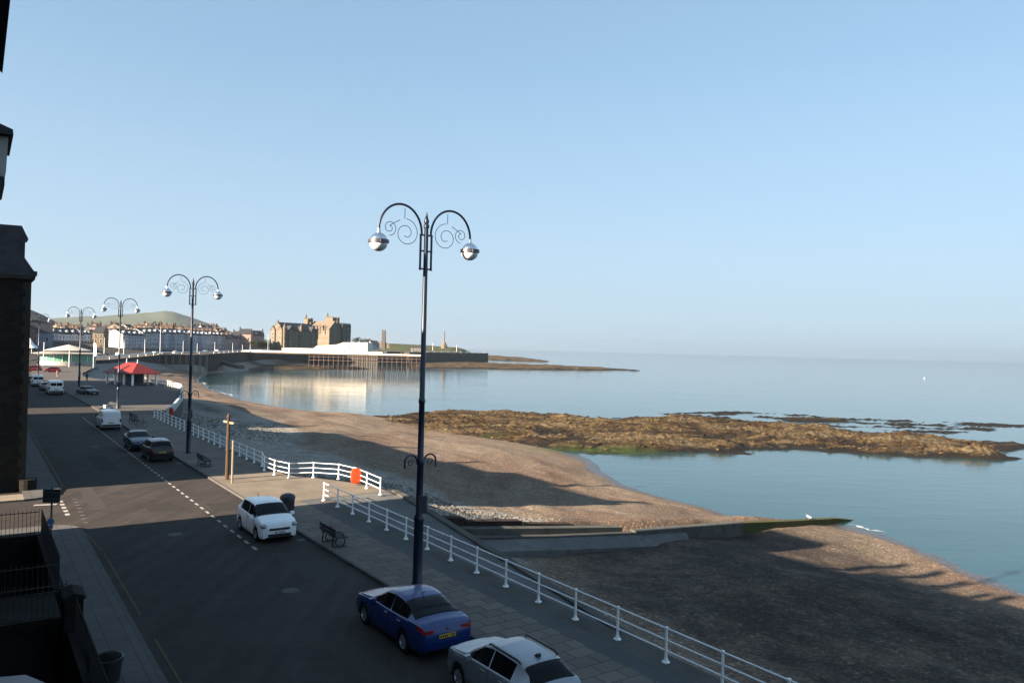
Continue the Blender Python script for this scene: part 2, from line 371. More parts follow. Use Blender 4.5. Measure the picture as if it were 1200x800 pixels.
patch(11.2,13.2,30,34.5,PB); patch(8.2,9.6,46,48.2,PA); patch(5.6,6.4,48,57,PB); patch(11.3,13.3,44.5,47,PA); patch(7.6,8.9,62,70,PA); patch(9.2,10.2,17,23.5,PB); patch(6.8,7.4,72,98,PB)
IRON=mat('cast iron cover',(.022,.021,.020),.6,.4,var=.3,vscale=30)
for n,t in ((8.3,40.2),(7.5,52.5),(10.2,29.),(8.9,76.)):
    m=MB(); c=W(n,t,.007); m.add([c+Vector((.33*math.cos(k*PI/10),.33*math.sin(k*PI/10),0)) for k in range(20)],[tuple(range(20))]); struct(m.build('manhole_cover',IRON))
for t in (25.5,36,49.5,63,79):
    m=MB(); m.add([W(13.0,t,.007),W(13.42,t,.007),W(13.42,t+.45,.007),W(13.0,t+.45,.007)],[(0,1,2,3)]); struct(m.build('drain_grate',IRON))
# ------------------------------------------------------------------ sea, beach, reefs
m=MB(); m.add([(-9000,-3000,SEA),(14000,-3000,SEA),(14000,14000,SEA),(-9000,14000,SEA)],[(0,1,2,3)]); struct(m.build('sea',SEAM))
RS=np.concatenate([np.arange(0,60,.42),60+np.cumsum(np.linspace(.45,1.6,160)),]); RS=np.concatenate([RS,RS[-1]+np.cumsum(np.linspace(1.6,9,75))])
tt=RS-18; tt=tt[tt<700]
ss=np.concatenate([np.linspace(0,1.0,150),np.linspace(1.008,1.5,40)])
T,S=np.meshgrid(tt,ss,indexing='ij')
ne=np.interp(T,EDGE_T,EDGE_N); ns=np.interp(T,SH_T,SH_N)
ns=ns+1.6*(fbm(T/14.,T*0+3.3,3,5)-.5)*2
ne2=np.where(T<45.0,20.0,ne-.3)
NN=ne2+(ns-ne2)*S
zw=np.interp(T,[-40,10,40,45.1,45.75,52,60,110,150,200,235,300,345,384,430],[-3.6,-3.6,-3.1,-3.0,-.35,-.35,-1.0,-1.8,-2.4,-1.9,-.5,.6,.9,-1.6,-3.2])
S1=np.clip(S,0,1.5)
hs_=np.interp(S1,[0,.045,.09,.16,.25,.43,.6,.75,.93,1.],[0,.075,.187,.3,.425,.58,.69,.77,.91,1.])
wp=np.interp(T,[45.1,45.75,60,110],[0,1,1,.45])
Z=zw+(SEA-zw)*np.where(S1<1,hs_*wp+(1-wp)*S1**.92,1+(S1-1)*.7)
bump=(fbm(NN/9,T/16,4,11)-.5)*1.1*np.clip(S1*5,0,1)*np.clip((1.02-S1)*6,0,1)+(fbm(NN/1.6,T/1.6,3,21)-.5)*.10+(np.abs(fbm(NN/3.2,T/26,3,23)-.5))*.22*np.clip((S1-.25)*5,0,1)*np.clip((.97-S1)*8,0,1)*np.clip((1.03-S1)*8,0.1,1)
Z=Z+bump-.55*np.clip((45.3-T)/.4,0,1)*np.clip(1-(45.3-T)/16,0,1)*np.clip((66-NN)/14,0,1)
XX=cA*NN-sA*T; YY=sA*NN+cA*T
bankw=np.interp(T,[-40,30,43,50,60,75,95,120,160],[6,8,11,16,17,20,17,20,10])
jit=(fbm(NN/5,T/7,4,31)-.5)*7
bank=np.clip((bankw-(NN-ne2)+jit)/2.5,0,1)*np.interp(T,[-40,30,42,46],[.55,.55,.7,1.])
wet=np.clip((S1-.945+(fbm(T/6,NN/3,3,41)-.5)*.05)/.025,0,1)
dark=np.where(T<43,np.clip((NN-ne2-bankw-jit)/3,0,1)*np.clip((.92-S1)*5,0,1),0)*.95  # dark brown shingle, its colour also deepened to darken the beach's shade
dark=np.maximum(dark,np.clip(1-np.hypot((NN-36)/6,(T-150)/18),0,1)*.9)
alg=np.clip(1-np.hypot((NN-80)/10,(T-98)/4.5),0,1)*1.1
alg=np.clip(alg,0,1)
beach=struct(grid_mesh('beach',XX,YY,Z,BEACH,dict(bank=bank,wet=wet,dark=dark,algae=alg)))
def beach_z(n,t):
    i=int(np.argmin(abs(tt-t))); j=int(np.argmin(abs(NN[i]-n))); return float(Z[i,j])
def poly_dist(X,Y,poly):
    d=np.full(X.shape,1e9); ins=np.zeros(X.shape,bool); n=len(poly)
    for i in range(n):
        x0,y0=poly[i]; x1,y1=poly[(i+1)%n]; dx,dy=x1-x0,y1-y0
        k=np.clip(((X-x0)*dx+(Y-y0)*dy)/(dx*dx+dy*dy+1e-9),0,1); d=np.minimum(d,np.hypot(X-x0-k*dx,Y-y0-k*dy))
        c=((y0>Y)!=(y1>Y))&(X<(x1-x0)*(Y-y0)/(y1-y0+1e-12)+x0); ins^=c
    return np.where(ins,d,-d)
def reef(name,pix,res,peak,width,seed,z0=SEA,rough=1.,algae=None,yscale=1.,brk=2.1,fx=9.,fy=6.):
    poly=[tuple(G(x,y,z)[:2]) for x,y,z in pix]
    xs=[p[0] for p in poly]; ys=[p[1] for p in poly]; mg=3*res
    gx=np.arange(min(xs)-mg,max(xs)+mg,res); gy=np.arange(min(ys)-mg,max(ys)+mg,res*yscale)
    Y,X=np.meshgrid(gy,gx,indexing='ij')
    d=poly_dist(X,Y,poly)
    q=rad(14); a=X*math.cos(q)+Y*math.sin(q); b=-X*math.sin(q)+Y*math.cos(q)
    d=d+(fbm(X/fx,Y/fy,5,seed)-.5)*width*brk
    strata=np.abs(fbm(a/16,b/2.6,4,seed+3)-.5)*2
    f=np.clip(d/width,-1,1)
    h=f*peak+(fbm(a/11,b/5,5,seed+9)-.5)*1.7*rough*np.clip(f+.4,0,1)-strata*1.3*rough*np.clip(f+.2,0,1)+(fbm(X/1.1,Y/1.1,3,seed+7)-.5)*.55*rough*np.clip(f+.3,0,1)
    Zr=z0+h
    at=dict(low=np.clip((.72-(Zr-SEA)-.7*(fbm(X/3,Y/3,3,seed+77)-.5))/.3,0,1),algae=np.zeros_like(X))
    if algae is not None: at['algae']=algae(X,Y)
    return struct(grid_mesh(name,X,Y,Zr,REEF,at,True,mask=Zr>SEA-.8)),X,Y,Zr
def alg_main(X,Y):
    A=G(700,525,-6.3); Bp=G(575,508,-5.8)
    return np.clip(np.maximum(1.25-np.hypot((X-A.x-2)/14,(Y-A.y-1)/3.6)*1.3,.9-np.hypot((X-Bp.x)/8,(Y-Bp.y)/4)*1.3),0,1)
r1=reef('reef',[(425,488,-7),(500,484.5,-7),(600,484,-7),(700,490,-7),(790,489,-7),(860,492,-7),(960,500,-7),(1060,512,-7),(1170,523,-7),(1196,541,-7),(1100,537.5,-7),(1000,532,-7),(900,530,-7),(800,531,-7),(720,530,-7),(690,528,-6.6),(620,520,-6.3),(540,516,-5.9),(480,506,-5.6),(440,494,-5.4)],.5,1.05,6.5,3,rough=1.3,algae=alg_main)
reef('reef_outlier',[(880,487,-7),(960,489,-7),(1000,494,-7),(930,495,-7)],.4,.35,3.,14,rough=.8,brk=3.6,fx=6.,fy=2.5)
reef('reef_skerry',[(1010,497,-7),(1090,500,-7),(1200,498,-7),(1200,503,-7),(1120,508,-7),(1040,505,-7)],.4,.3,4.,19,z0=SEA-.08,rough=.9,brk=3.,fx=6.,fy=2.5)
reef('reef_tip',[(1080,515,-7),(1180,519,-7),(1230,524,-7),(1200,529,-7),(1120,523,-7)],.4,.45,3.,23,rough=.9,brk=2.6,fx=7.,fy=3.)
reef('foreshore_rocks',[(485,431.5,-7),(560,432,-7),(640,433,-7),(745,434,-7),(700,431.5,-7),(620,428.5,-7),(560,426,-7),(490,423.5,-7)],2.2,2.0,16.,31,rough=1.1)
reef('headland_rocks',[(555,421,-7),(600,422.6,-7),(640,423.6,-7),(620,420.6,-7),(590,418.5,-7),(560,417.3,-7)],3.,3.0,20.,37,rough=1.1)
reef('low_beach_rocks',[(250,431,-7),(300,433,-7),(345,434,-7),(400,433,-7),(440,432.5,-7),(400,428.5,-6.5),(330,425.5,-5.5),(270,425,-5.)],2.,1.0,14.,41,rough=.8)
reef('reef_ledges',[(770,484,-7),(850,482,-7),(940,486,-7),(1060,492,-7),(1180,495,-7),(1230,500,-7),(1100,505,-7),(980,500,-7),(880,493,-7),(800,490,-7)],.45,.12,3.,53,z0=SEA-.09,rough=.8,brk=3.4,fx=9.,fy=1.8)
# loose stones on the bank and boulders on the reef (uncountable)
ico=[(0,0,1)]+[(math.cos(k*PI*2/5)*.9,math.sin(k*PI*2/5)*.9,.35) for k in range(5)]+[(math.cos((k+.5)*PI*2/5)*.9,math.sin((k+.5)*PI*2/5)*.9,-.35) for k in range(5)]
icf=[(0,1+k,1+(k+1)%5) for k in range(5)]+[(1+k,6+k,1+(k+1)%5) for k in range(5)]+[(1+(k+1)%5,6+k,6+(k+1)%5) for k in range(5)]
def stones(name,pts,material,lo,hi,flat=.6):
    m=MB()
    for x,y,z in pts:
        r=lo+(hi-lo)*random.random()**2.2; q=random.random()*6.28; e=.7+.6*random.random(); ca,sa=math.cos(q),math.sin(q)
        vs=[]
        for a,b,c in ico:
            a*=r*e*(.85+.3*random.random()); b*=r*(.85+.3*random.random()); vs.append((x+a*ca-b*sa,y+a*sa+b*ca,z+r*.15+c*r*flat))
        m.add(vs,icf,False)
    o=m.build(name,material); o['kind']='stuff'; return o
pts=[]
for i in range(5200):
    t=46+random.random()*24 if random.random()<.75 else 100+random.random()*30; n=n_edge(t)+.3+random.random()**1.3*15
    if t<47 and n<24: continue
    w=W(n,t); pts.append((w.x,w.y,beach_z(n,t)))
stones('bank_stones',pts,mat('pale beach stones',(.085,.08,.07),.9,col2=(.15,.14,.122),vscale=1.7),.05,.2)
_,RX,RY,RZ=r1; ok=np.argwhere(RZ>SEA+.25); pts=[]
for k in RNG.randint(0,len(ok),2600):
    i,j=ok[k]; pts.append((RX[i,j]+random.uniform(-.3,.3),RY[i,j]+random.uniform(-.3,.3),RZ[i,j]))
stones('reef_boulders',pts,REEF,.08,.5,.5)
# surf foam where ripples meet the beach
FOAM=mat('sea foam',(.30,.32,.33),.7,var=.1,vscale=4)
def foam(t0,t1,off,wd,seed):
    r=random.Random(seed); m=MB(); ts_=rng(t0,t1,.35); vs=[];fs=[]
    for i,t in enumerate(ts_):
        k=int(np.argmin(abs(tt-t))); j=int(np.argmax(Z[k]<SEA)); n=NN[k,max(j,1)]+off+.25*math.sin(i*.7+seed)+r.uniform(-.06,.06); w_=wd*r.uniform(.1,1)*math.sin(PI*i/(len(ts_)-1))
        vs+=[W(n-w_,t,SEA+.02),W(n+w_,t,SEA+.02)]
    for i in range(len(ts_)-1): a=2*i; fs.append((a,a+1,a+3,a+2))
    m.add(vs,fs); o=m.build('surf_foam',FOAM); o['kind']='stuff'
foam(39,43,.5,.55,1); foam(236,262,.6,.7,3); foam(300,324,.8,.8,4);
# ------------------------------------------------------------------ promenade wall, ramp, groyne
def wall_along(name,ts,f,zb,label,material,th=.5):
    m=MB()
    for a,b in zip(ts[:-1],ts[1:]):
        vs=[]
        for t in (a,b):
            n=f(t); z=z_land(t); vs+=[W(n-th,t,z-zb),W(n,t,z-zb),W(n,t,z+.116),W(n-th,t,z+.116)]
        m.add(vs,[(1,5,6,2),(0,4,5,1),(3,2,6,7),(0,3,7,4)])
    return tag(m.build(name,material),label,'wall')
wall_along('sea_wall',[t for t in TS if t<=44.9],lambda t:17.9,7,'weathered concrete sea wall under the nearest white railing, beside the ramp',WALLC)
wall_along('sea_wall',[t for t in TS if 45.0<=t<=104],n_edge,4.5,'low promenade wall curving out below the lifebuoy railing',WALLC)
wall_along('sea_wall',[t for t in TS if t>=104 and t<=300],n_edge,5.,'curved promenade bastion wall round the red roofed shelter',WALLC)
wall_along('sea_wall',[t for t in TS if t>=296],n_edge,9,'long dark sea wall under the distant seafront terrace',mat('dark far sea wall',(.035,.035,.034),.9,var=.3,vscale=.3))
# pale parapet on the bastion
m=MB(); pts_=[t for t in rng(103,166,3)]
for a,b in zip(pts_[:-1],pts_[1:]):
    vs=[]
    for t in (a,b):
        n=n_edge(t); vs+=[W(n-.35,t,.1),W(n,t,.1),W(n,t,1.0),W(n-.35,t,1.0)]
    m.add(vs,[(0,1,5,4),(1,2,6,5),(2,3,7,6),(3,0,4,7),(0,3,2,1),(4,5,6,7)])
tag(m.build('parapet_wall',mat('pale blue parapet',(.36,.42,.43),.7,var=.1)),'pale painted parapet wall curving round the edge of the shelter terrace','wall')
ramp_o=thing('beach_ramp','stained concrete ramp leading down to the beach behind the near railing','ramp')
m=MB(); tsr=rng(6,44.95,3); vs=[]
for t in tsr:
    z=np.interp(t,[6,44.95],[-4.2,.11]); vs+=[W(17.88,t,z),W(22.3,t,z),W(22.3,t,z-3.),W(17.88,t,z-3.)]
for i in range(len(tsr)-1):
    a=i*4; m.add([],[]); 
fs=[]
for i in range(len(tsr)-1):
    a=i*4; fs+=[(a,a+1,a+5,a+4),(a+1,a+2,a+6,a+5)]
fs+=[(0,3,2,1),(len(vs)-4,len(vs)-3,len(vs)-2,len(vs)-1)]
m.add(vs,fs); m.build('ramp_deck',RAMP,ramp_o)
m=MB(); vs=[]
for t in tsr:
    z=np.interp(t,[6,44.95],[-4.2,.11]); vs+=[W(22.3,t,z-2.9),W(22.75,t,z-2.9),W(22.75,t,z+.12),W(22.3,t,z+.12)]
fs=[]
for i in range(len(tsr)-1):
    a=i*4; fs+=[(a,a+1,a+5,a+4),(a+1,a+2,a+6,a+5),(a+2,a+3,a+7,a+6),(a+3,a,a+4,a+7)]
fs+=[(0,3,2,1),(len(vs)-4,len(vs)-3,len(vs)-2,len(vs)-1)]
m.add(vs,fs); m.build('ramp_kerb',WALLC,ramp_o)
# groyne with stepped landward walls
gr=thing('groyne','long low concrete groyne, mossy at its seaward tip, running across the beach','groyne')
def gwall(name,pts,w,material,base=2.5):   # pts: (n,t,ztop)
    m=MB(); vs=[]
    for n,t,z in pts: vs+=[W(n,t-w/2,z-base),W(n,t-w/2,z),W(n,t+w/2,z),W(n,t+w/2,z-base)]
    fs=[(0,1,2,3),tuple(len(vs)-4+k for k in (3,2,1,0))]
    for i in range(len(pts)-1):
        a=i*4; fs+=[(a,a+4,a+5,a+1),(a+1,a+5,a+6,a+2),(a+2,a+6,a+7,a+3)]
    m.add(vs,fs); return m.build(name,material,gr)
BRK=mat('dark weedy brick',(.032,.022,.018),.9,var=.4,vscale=2)
gwall('step_wall',[(22.8,45.4,-1.35),(25.3,45.4,-1.85),(27.95,45.4,-2.2)],.9,BRK)
gwall('step_wall',[(28.0,45.35,-2.42),(32.75,45.35,-2.92)],.85,BRK)
gwall('step_wall',[(32.8,45.3,-3.12),(37.6,45.3,-3.68)],.8,BRK)
gwall('side_wall',[(22.8,44.45,-2.1),(28.6,44.45,-2.82),(34.5,44.4,-3.44),(41.6,44.3,-4.15)],.9,GROYC)
gwall('ledge',[(22.8,43.55,-2.6),(28.4,43.55,-3.2),(34.4,43.5,-3.86),(42.5,43.45,-4.56)],.8,EDGE)
gwall('groyne_wall',[(42.55,43.5,-4.42),(47.8,43.6,-4.74),(55.4,43.7,-5.2)],.95,GROYC)
gwall('groyne_tip',[(55.45,43.7,-5.25),(62.8,43.8,-5.88),(70.5,44.0,-6.5),(73.5,44.1,-7.0)],.65,MOSS)
m=MB(); up_=[(22.8,-2.75),(29,-3.42),(37,-4.15),(44,-4.78),(48,-5.1)]; lo_=[(22.8,-3.5),(29,-3.85),(37,-4.7),(44,-5.35),(47,-5.6)]
vs=[W(n,43.12,z) for n,z in up_]+[W(n,41.6,z) for n,z in lo_]+[W(n,41.6,z-2.5) for n,z in lo_]+[W(n,43.12,z-2.5) for n,z in up_]
fs=[]
for i in range(4): fs+=[(i+5,i+6,i+1,i),(i+10,i+11,i+6,i+5),(i+15,i,i+1,i+16)]
fs+=[(0,15,10,5),(4,9,14,19)]
m.add(vs,fs); m.build('apron',RAMP,gr)
# ------------------------------------------------------------------ railings
post_m=MB(); post_m.lathe([(.125,0),(.125,.03),(.085,.05),(.05,.14),(.042,.3),(.042,1.0),(.055,1.01),(.055,1.07),(.0,1.1)],10)
POST=post_m.mesh('railing_post',WHITEP)
def railing(label,pts,z0=.12,curve=None,heights=(1.03,.68,.36),rr=.027):
    o=thing('railing',label,'railing',W(*pts[0],z0))
    base=o.location
    for n,t in pts:
        p=put('post',POST,o,W(n,t,z0)-base)
    cp=curve or pts
    for h in heights:
        mm=MB(); mm.tube([W(n,t,z0+h)-base for n,t in cp],rr,8); mm.build('rail',WHITEP,o)
    return o
def lin(a,b,k): return [(a[0]+(b[0]-a[0])*i/k,a[1]+(b[1]-a[1])*i/k) for i in range(k+1)]
lowpts=[(17.42,44.15-2.14*i) for i in range(19)]
railing('long white railing with three bars along the near promenade above the ramp',lowpts)
up=[NT(*G(x,y,.12)[:2]) for x,y in [(446,579),(430,571.6),(417,566),(397,561),(367.6,559),(339,560)]]
up+=[NT(*G(x,y,.12)[:2]) for x,y in [(322,556),(310,551)]]
up+=[(18.1,t) for t in rng(up[-1][1]+2.05,101,2.05)]
up=[(n if t<56 else min(n,18.15),t) for n,t in up]
railing('white railing with three bars curving out round the lit forecourt and carrying the orange lifebuoy',up)
bast=[(n_edge(t)-.6,t) for t in rng(166,184,2)]+[(31,186),(28.6,187.5),(26.5,189),(24.6,190.5)]
railing('short white railing round the seaward end of the shelter terrace',bast)
fr=[]
for t in rng(302,600,12): fr.append((n_edge(t)-.6,t))
o=thing('railing','far white railing along the distant promenade wall','railing',W(*fr[0],z_land(fr[0][1])))
m=MB(); m.tube([W(n,t,z_land(t)+1.3)-o.location for n,t in fr],.22,5); m.build('rail',WHITEP,o)
for n,t in fr: mm=MB(); b_=W(n,t,z_land(t)+.1)-o.location; mm.tube([b_,b_+Vector((0,0,1.2))],.12,5); mm.build('post',WHITEP,o)
# ------------------------------------------------------------------ street lamps
def arc_pts(cx,cz,r,a0,a1,k): return [(cx+r*math.cos(a0+(a1-a0)*i/k),0,cz+r*math.sin(a0+(a1-a0)*i/k)) for i in range(k+1)]
def spiral(cx,cz,r0,r1,a0,turns,k): return [(cx+(r0+(r1-r0)*i/k)*math.cos(a0+turns*2*PI*i/k),0,cz+(r0+(r1-r0)*i/k)*math.sin(a0+turns*2*PI*i/k)) for i in range(k+1)]
def make_lamp(label):
    o=thing('street_lamp',label,'street lamp')
    m=MB(); m.lathe([(r_*.86,z_) for r_,z_ in [(.26,0),(.26,.12),(.22,.2),(.215,2.55),(.24,2.6),(.24,2.72),(.165,2.85),(.155,4.75),(.19,4.8),(.19,4.95),(.145,5.02),(.13,7.15),(.155,7.18),(.155,7.3),(.125,7.34),(.105,12.3),(.095,14.0),(.13,14.02),(.13,14.12),(.09,14.16),(.12,14.28),(.07,14.4),(.02,14.62),(0,14.66)]],16); m.build('column',NAVY,o)
    for sx in (-1,1):
        m=MB(); pts=[(sx*.24,0,12.35),(sx*.24,0,13.75)]+[(sx*(1.11+.91*math.cos(PI-PI*i/18)),0,13.75+1.06*math.sin(PI*i/18)) for i in range(19)]+[(sx*2.02,0,13.62)]
        m.tube(pts,.045,8)
        for z in (12.4,13.1,13.72): m.box(min(0,sx*.28),max(0,sx*.28),-.03,.03,z-.03,z+.03)
        m.build('arm',NAVY,o)
        m=MB()
        for pl in (spiral(sx*.88,13.72,.55,.12,PI/2,sx*1.6,34),spiral(sx*1.58,13.86,.30,.07,-PI/2,-sx*1.5,24),[(sx*(.95+.0*i),0,14.27+.08*i) for i in range(6)],[(sx*(1.15+.085*i),0,14.2-.05*i) for i in range(6)]):
            m.tube(pl,.013,5)
        m.build('scroll',NAVY,o)
        h=MB(); cz=13.28; r=.345
        h.lathe([(0,cz+r)]+[(r*math.sin(a*PI/2/8),cz+r*math.cos(a*PI/2/8)) for a in range(1,8)]+[(r,cz+.02)],20,(sx*2.02,0,0)); h.lathe([(.06,cz+.5),(.1,cz+r-.03)],10,(sx*2.02,0,0)); d=h.build('lamp_dome',CHROME,o)
        h=MB(); h.lathe([(r-.01,cz+.09),(r+.05,cz+.07),(r+.05,cz-.04),(r-.01,cz-.06)],20,(sx*2.02,0,0)); h.box(sx*2.02-.12,sx*2.02+.12,-r-.1,-r+.02,cz-.07,cz+.05); h.build('lamp_band',BANDM,o)
        h=MB(); h.lathe([(r-.02,cz-.05)]+[(r*math.cos(a*PI/2/8),cz-.05-r*.92*math.sin(a*PI/2/8)) for a in range(1,9)],20,(sx*2.02,0,0)); h.build('lamp_bowl',mat('clear lamp bowl',(.62,.66,.68),.12,spec=.8),o)
        b=MB(); b.tube([(sx*.14,0,4.85)]+[(sx*(.42+.26*math.cos(PI-PI*i/10)),0,4.9+.26*math.sin(PI*i/10)) for i in range(11)]+[(sx*.68,0,4.65)],.035,6); b.tube(spiral(sx*.42,4.85,.15,.04,0,1.3,14),.02,5); b.build('basket_hook',NAVY,o)
    b=MB(); b.box(-.17,.17,-.3,-.2,2.9,3.6); b.box(-.05,.05,-.2,-.1,3.0,3.1); b.build('control_box',NAVY,o)
    return o
lampL=['tall navy double lamp on the near kerb, rising behind the blue car','tall navy double lamp behind the parked dark cars, second from the camera','navy double lamp beside the white van, with the red roofed shelter behind it','navy double lamp between the parked white vans and the bandstand','farthest navy double lamp, close to the dark building edge']
lp=make_lamp(lampL[0])
for i,(n,t) in enumerate([(14.4,26.6),(14.9,68),(16.0,114.5),(15.0,151),(12.6,214)]):
    o=lp if i==0 else copy_tree(lp); place(o,W(n,t,z_land(t)+.12),SA,lampL[i],'navy double lamps along the promenade')
    o.scale=(1,1,[1,1,1.0,.99,1][i])
# ------------------------------------------------------------------ cars
def car_loft(o,K,paint,sidewin,ws,rw,wheels,R,Wd,wsrow=8):
    """K: rows (s, w, zb, zt, zr, wr); s from the nose; local +y is forward"""
    K=np.array(K,float); L=K[-1,0]
    rw=rw if rw[0]<L else ws
    s=np.unique(np.concatenate([np.linspace(0,L,66),K[[0,1,2,-3,-2,-1],0],[a for r in (sidewin+[ws,rw]) for a in r]]))
    cols=[np.interp(s,K[:,0],K[:,i]) for i in range(1,6)]
    def smooth(a):
        b=a.copy(); b[1:-1]=.25*a[:-2]+.5*a[1:-1]+.25*a[2:]; return b
    cols=[smooth(smooth(a)) for a in cols]; w,zb,zt,zr,wr=cols
    zb=zb.copy()
    for xw in wheels:
        d=np.abs(s-xw); rr=R*1.13; k=d<rr; zb[k]=np.maximum(zb[k],np.sqrt(rr*rr-d[k]**2)+R*.96)
    rows=12; n=len(s); V={}
    body=MB(); body.smooth=True; gls=MB(); gls.smooth=True; wsm=MB();wsm.smooth=True; rwm=MB();rwm.smooth=True
    P=np.zeros((n,rows,3))
    for i in range(n):
        h=zr[i]-zt[i]; cab=min(1,max(0,(h-.05)/.25)); hs=zt[i]-zb[i]
        sec=[(w[i]*.93,zb[i]),(w[i]*.985,zb[i]+.12*hs),(w[i],zb[i]+.35*hs),(w[i]*1.0,zb[i]+.6*hs),(w[i]*.985,zb[i]+.85*hs),(w[i]*.95,zt[i])]
        wi=wr[i]; a=w[i]*.915
        g0=(a,zt[i]+.02*cab); g1=(wi*1.03+(a-wi*1.03)*(1-cab)*.7,zr[i]-.07*cab-.3*h*(1-cab)); g2=(wi*.95,zr[i]-.018); g3=(wi*.72,zr[i]+.004); g4=(wi*.36,zr[i]+.016); g5=(0,zr[i]+.02)
        P[i]=[(x,-s[i]+L/2,z) for x,z in sec+[g0,g1,g2,g3,g4,g5]]
    def quad(mb,i,j,off=0.):
        for sg in (1,-1):
            q=[P[i,j],P[i+1,j],P[i+1,j+1],P[i,j+1]]
            vs=[(sg*(p[0]+off),p[1],p[2]) for p in q]; mb.add(vs,[(0,1,2,3) if sg<0 else (3,2,1,0)],True)
    def inr(x,r): return r[0]-1e-6<=x<=r[1]+1e-6
    for i in range(n-1):
        m_=(s[i]+s[i+1])/2; hh=min(zr[i]-zt[i],zr[i+1]-zt[i+1])
        for j in range(rows-1):
            tgt=body
            if j==6 and any(inr(m_,r) for r in sidewin) and hh>.14: tgt=gls
            if j>=wsrow and inr(m_,ws): tgt=wsm
            if rw is not ws and j>=wsrow and inr(m_,rw): tgt=rwm
            quad(tgt,i,j)
    for i,fl in ((0,1),(n-1,0)):
        ring=[P[i,j] for j in range(rows)]; vs=[tuple(p) for p in ring]+[(-p[0],p[1],p[2]) for p in ring[::-1][1:]]
        body.add(vs,[tuple(range(len(vs)))],False)
    bo=body.build('body',paint,o); me=bo.data
    import bmesh
    for mb,nm in ((gls,'side_window'),(wsm,'windscreen'),(rwm,'rear_window')):
        if mb.f: mb.build(nm,GLASS,o)
    for q in [bo]+[c for c in o.children if c.type=='MESH']:
        bm=bmesh.new(); bm.from_mesh(q.data); bmesh.ops.remove_doubles(bm,verts=bm.verts,dist=.0008); bmesh.ops.recalc_face_normals(bm,faces=bm.faces); bm.to_mesh(q.data); bm.free(); q.data.set_sharp_from_angle(angle=rad(40))
    ub=MB(); ub.box(-Wd*.43,Wd*.43,-L/2+.25,L/2-.25,.19,.62)
    for xw in wheels: ub.box(-Wd*.40,Wd*.40,L/2-xw-R*1.1,L/2-xw+R*1.1,.25,.8)
    ub.build('underbody',BLACKP,o)
    for k,xw in enumerate(wheels):
        for sg in (-1,1):
            y=L/2-xw; M=Matrix.Rotation(sg*PI/2,3,'Y'); x=sg*(Wd/2-.115)
            t=MB(); t.lathe([(R*.62,.09),(R*.9,.10),(R*.985,.07),(R,.0),(R*.985,-.07),(R*.9,-.1),(R*.62,-.1)],22,(0,0,0),M); wo=t.build('wheel',RUB,o,(x,y,R))
            r=MB(); r.lathe([(R*.66,.085),(R*.60,.09),(R*.56,.05),(R*.2,.04),(R*.16,.075),(0,.075)],20,(0,0,0),M)
            for a in range(5):
                q=a*2*PI/5; MM=M.to_4x4()@Matrix.Rotation(q,4,'Z'); r.box(R*.12,R*.6,-R*.09,R*.09,.05,.085,MM)
            r.build('rim',ALLOY,wo)
    return P,s,L
def plate(o,y,z,material,rear=True,w=.5,tilt=0.):
    m=MB(); d=-.012 if rear else .012; m.box(-w/2,w/2,min(y,y+d),max(y,y+d),z-.055,z+.055); p=m.build('number_plate',material,o)
    m=MB()
    for k in range(7):
        if k==4: continue
        x=-w*.40+k*w*.13; yy=y+d*1.25; m.box(x-.02,x+.02,min(y+d,yy),max(y+d,yy),z-.033,z+.033)
    m.build('characters',BLACKP,p); return p
YPL=mat('yellow plate',(.55,.38,.05),.5); WPL=mat('white plate',(.7,.7,.66),.5)
TAIL=mat('red tail lamp',(.28,.012,.012),.2,coat=.6); HEAD=mat('clear head lamp',(.24,.26,.28),.1,.35,coat=.8)
def lights(o,P,s,rng_s,rows_,name,material,off=.006):
    for sg in (-1,1):
        m=MB(); m.smooth=True
        for i in range(len(s)-1):
            mm=(s[i]+s[i+1])/2
            if rng_s[0]<=mm<=rng_s[1]:
                for j in rows_:
                    c=[P[i,j],P[i+1,j],P[i+1,j+1],P[i,j+1]]
                    m.add([(sg*(p[0]+off),p[1]+(off if rng_s[0]<1.5 else -off),p[2]+off*.6) for p in c],[(0,1,2,3) if sg<0 else (3,2,1,0)],True)
        if m.f: m.build(name,material,o)
def trim(o,P,s,seams,Wd,hz):
    for sg in (-1,1):
        for k,sx in enumerate(seams):
            i=int(np.argmin(abs(s-sx))); m=MB(); m.tube([(sg*(P[i,j][0]+.001),P[i,j][1],P[i,j][2]) for j in range(1,6)],.008,4); m.build('door_seam',BLACKP,o)
            if k<len(seams)-1:
                q=int(np.argmin(abs(s-(seams[k+1]-.22)))); y=P[q,4][1]; m=MB(); m.box(sg*Wd*.497-.015,sg*Wd*.497+.018,y-.09,y+.09,hz-.02,hz+.02); m.build('door_handle',o.get('_p') or CHROME,o)
    i=int(np.argmin(abs(s-(seams[0]-.05)))); 
def mirrors(o,y,z,x,paint):
    for sg in (-1,1):
        m=MB(); m.prism([(sg*x,z-.01),(sg*(x+.2),z),(sg*(x+.21),z+.13),(sg*(x+.05),z+.14)],y-.05,y+.06); m.build('mirror',paint,o)
def paint(name,c,metal=.25,rough=.32): return mat(name,c,rough,metal,coat=.45,var=.04,vscale=1.5)
BLUE=paint('blue car paint',(.004,.024,.135),.1); SILV=paint('silver car paint',(.27,.29,.315),.4,.38); WHC=paint('white car paint',(.80,.82,.83),0.,.35)
DKBL=paint('dark blue car paint',(.008,.018,.05)); BLK=paint('black car paint',(.008,.008,.009)); REDC=paint('dark red car paint',(.10,.006,.006)); GREYC=paint('grey car paint',(.16,.17,.18),.4); DGRN=paint('dark green car paint',(.015,.02,.010))
